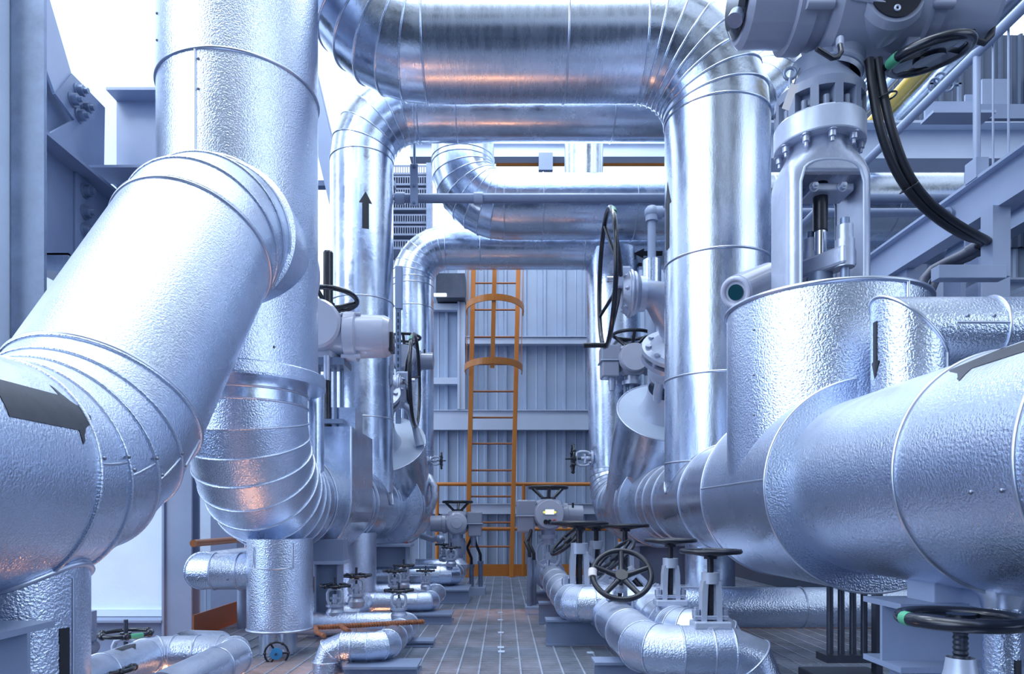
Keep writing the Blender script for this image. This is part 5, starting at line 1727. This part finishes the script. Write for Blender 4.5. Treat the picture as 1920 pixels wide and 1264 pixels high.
T.add('clamp_post', MB().bb((xat(1636, 2.85), 2.82, 0.09), (xat(1648, 2.85), 2.86, 0.5)), 'dark')
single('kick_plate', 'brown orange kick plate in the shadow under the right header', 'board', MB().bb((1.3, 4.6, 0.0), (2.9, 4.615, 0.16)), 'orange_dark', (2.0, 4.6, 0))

# ================================================================ RIGHT PLATFORM STEEL
T = Thing('stair_stringer', 'big grey steel beam running back at upper right with cable bracket', 'beam', (2.25, 3.0, 2.15))
T.add('beam', MB().ibeam((2.27, 1.2, 2.24), (2.27, 6.2, 2.24), 0.205, 0.09, 0.012, 0.014), 'paint_light')
T.add('hanger_post', MB().bb((2.20, 3.12, zat(522, 3.15)), (2.28, 3.2, 2.14)), 'paint_light')
T.add('cable_bracket', MB().bb((xat(1745, 3.12), 3.06, zat(527, 3.1)), (2.22, 3.12, zat(502, 3.1))), 'paint_light', bev=0.003)
T.add('upright', MB().bb((xat(1700, 3.9), 3.9, 1.3), (xat(1738, 3.9), 4.0, 2.16)), 'paint')
T.add('upright', MB().bb((xat(1790, 3.9), 3.85, 1.2), (xat(1800, 3.9), 4.0, 2.14)), 'paint')
T.add('upright', MB().bb((xat(1745, 4.4), 4.4, 0.9), (xat(1790, 4.4), 4.5, zat(500, 4.4))), 'paint_light')
T.add('gusset_bolt', MB().hexbolt(P(1776, 402, 3.5), (-1, -0.3, 0), 0.025, 0.05), 'galv')
T.add('lower_channel', MB().ibeam((2.0, 3.3, 1.66), (2.0, 6.0, 1.66), 0.2, 0.09), 'paint_light')
T = Thing('platform_railing', 'pale platform handrail along the stringer at upper right', 'railing', (2.25, 3.3, 2.34))
T.add('top_rail', MB().cyl((2.25, 1.5, 2.945), (2.25, 6.0, 2.945), 0.024, n=16), 'paint_light')
for y_ in (3.3, 4.9):
    T.add('post', MB().cyl((2.25, y_, 2.34), (2.25, y_, 2.945), 0.016, n=12), 'paint_light')
    T.add('post_foot', MB().bb((2.22, y_ - 0.04, 2.335), (2.28, y_ + 0.04, 2.43)), 'paint_light')
for px in (1862, 1891):
    y_ = 2.27 * F / (px - 945) * 1.0
    T.add('tie_rod', MB().cyl((2.27, y_, 2.34), (2.27, y_, 2.95), 0.005, n=8), 'paint_light')
single('yellow_pipe', 'yellow painted pipe sloping away overhead at upper right', 'pipe', MB().cyl((3.6, 2.0, 4.6), (3.6, 9.0, 4.6), 0.06, n=24), 'yellow', (3.6, 5, 4.6))
for xx, rr, lab in ((3.76, 0.085, 'silver overhead pipe just right of the yellow one'), (3.38, 0.07, 'silver overhead pipe left of the yellow one'), (3.22, 0.03, 'thin silver overhead line farthest left beside the yellow pipe')):
    single('overhead_pipe', lab, 'pipe', MB().cyl((xx, 2.0, 4.6), (xx, 9.0, 4.6), rr, n=28), 'smooth', (xx, 5, 4.6))
single('platform_beam', 'pale crossbeam at upper right behind the valve yoke', 'beam', MB().ibeam((1.8, 5.0, 3.41), (3.9, 5.0, 3.41), 0.27, 0.2, 0.012, 0.018), 'girt', (2.6, 5.0, 3.27))
single('platform_beam', 'second pale crossbeam lower behind the black cables', 'beam', MB().ibeam((2.3, 5.6, 2.55), (5.9, 5.6, 2.55), 0.2, 0.15), 'girt', (3.0, 5.6, 2.45))
single('platform_post', 'pale steel post of the far platform between the handrail rods', 'post', MB().ibeam((3.55, 5.1, 2.0), (3.55, 5.1, 3.9), 0.2, 0.2, up=(0, 1, 0)), 'paint_light', (3.55, 5.1, 2.0))
single('platform_beam', 'pale beam running back along the right wall under the window band', 'beam', MB().ibeam((5.7, 3.0, 4.9), (5.7, 9.0, 4.9), 0.4, 0.2), 'girt', (5.7, 6, 4.7))
single('platform_beam', 'grey beam along the right wall lower than the handrail', 'beam', MB().ibeam((5.7, 3.0, 4.05), (5.7, 9.0, 4.05), 0.25, 0.2), 'paint', (5.7, 6, 3.9))
T = Thing('pipe_bracket', 'pale cantilever bracket plate with pipe clamps at upper right', 'bracket', (2.6, 4.0, 2.98))
T.add('plate', MB().bb((xat(1735, 4), 4.0, zat(222, 4)), (xat(1830, 4), 4.015, zat(190, 4))), 'paint_light')
T.add('lip', MB().bb((xat(1730, 4), 3.9, zat(230, 4)), (xat(1845, 4), 4.02, zat(225, 4))), 'paint_light')
T.add('arm', MB().bb((xat(1830, 4), 4.0, zat(222, 4)), (3.5, 4.03, zat(195, 4))), 'paint')
T.add('angle_frame', MB().bb((xat(1745, 4), 4.0, zat(190, 4)), (xat(1752, 4), 4.02, zat(150, 4))).bb((xat(1798, 4), 4.0, zat(190, 4)), (xat(1803, 4), 4.02, zat(155, 4))).bb((xat(1745, 4), 4.0, zat(158, 4)), (xat(1803, 4), 4.02, zat(155, 4))), 'galv')
for px, py in ((1752, 158), (1762, 148), (1778, 160)):
    T.add('u_clamp', MB().torus(P(px, py, 3.97), (0.2, 1, 0.3), 0.03, 0.007, 20, 8), 'galv')
T = Thing('stair_flight', 'dark grey stair underside at far right below the stringer', 'stair', (3.3, 3.9, 1.0))
T.add('plate', MB().prism([(4.6, 5.2, 0.9), (4.6, 5.2, 2.25), (3.0, 5.2, 2.25), (2.6, 5.2, 0.9)], (0, 0.05, 0)), 'dark')
T.add('nosing', MB().bar(P(1795, 545, 5.1), P(1890, 492, 5.1), 0.03, 0.02, (0, 1, 0)), 'galv')
T.add('nosing', MB().bar(P(1870, 560, 5.1), P(1935, 535, 5.1), 0.03, 0.02, (0, 1, 0)), 'galv')

for px, py in ((938, 1150), (938, 1164), (939, 1188), (939, 1216), (940, 1224), (1107, 1226), (640, 1232)):
    Y = H * F / (py - 972)
    c = V((xat(px, Y), Y, 0.004))
    single('grating_clip', 'small pale metal clip lying flat on the walkway grating', 'clip', MB().bb((c.x - 0.018, Y - 0.02, 0.002), (c.x + 0.018, Y + 0.02, 0.008)), 'white', (c.x, Y, 0.002), 'pale clips on the grating')
bpy.context.view_layer.update()
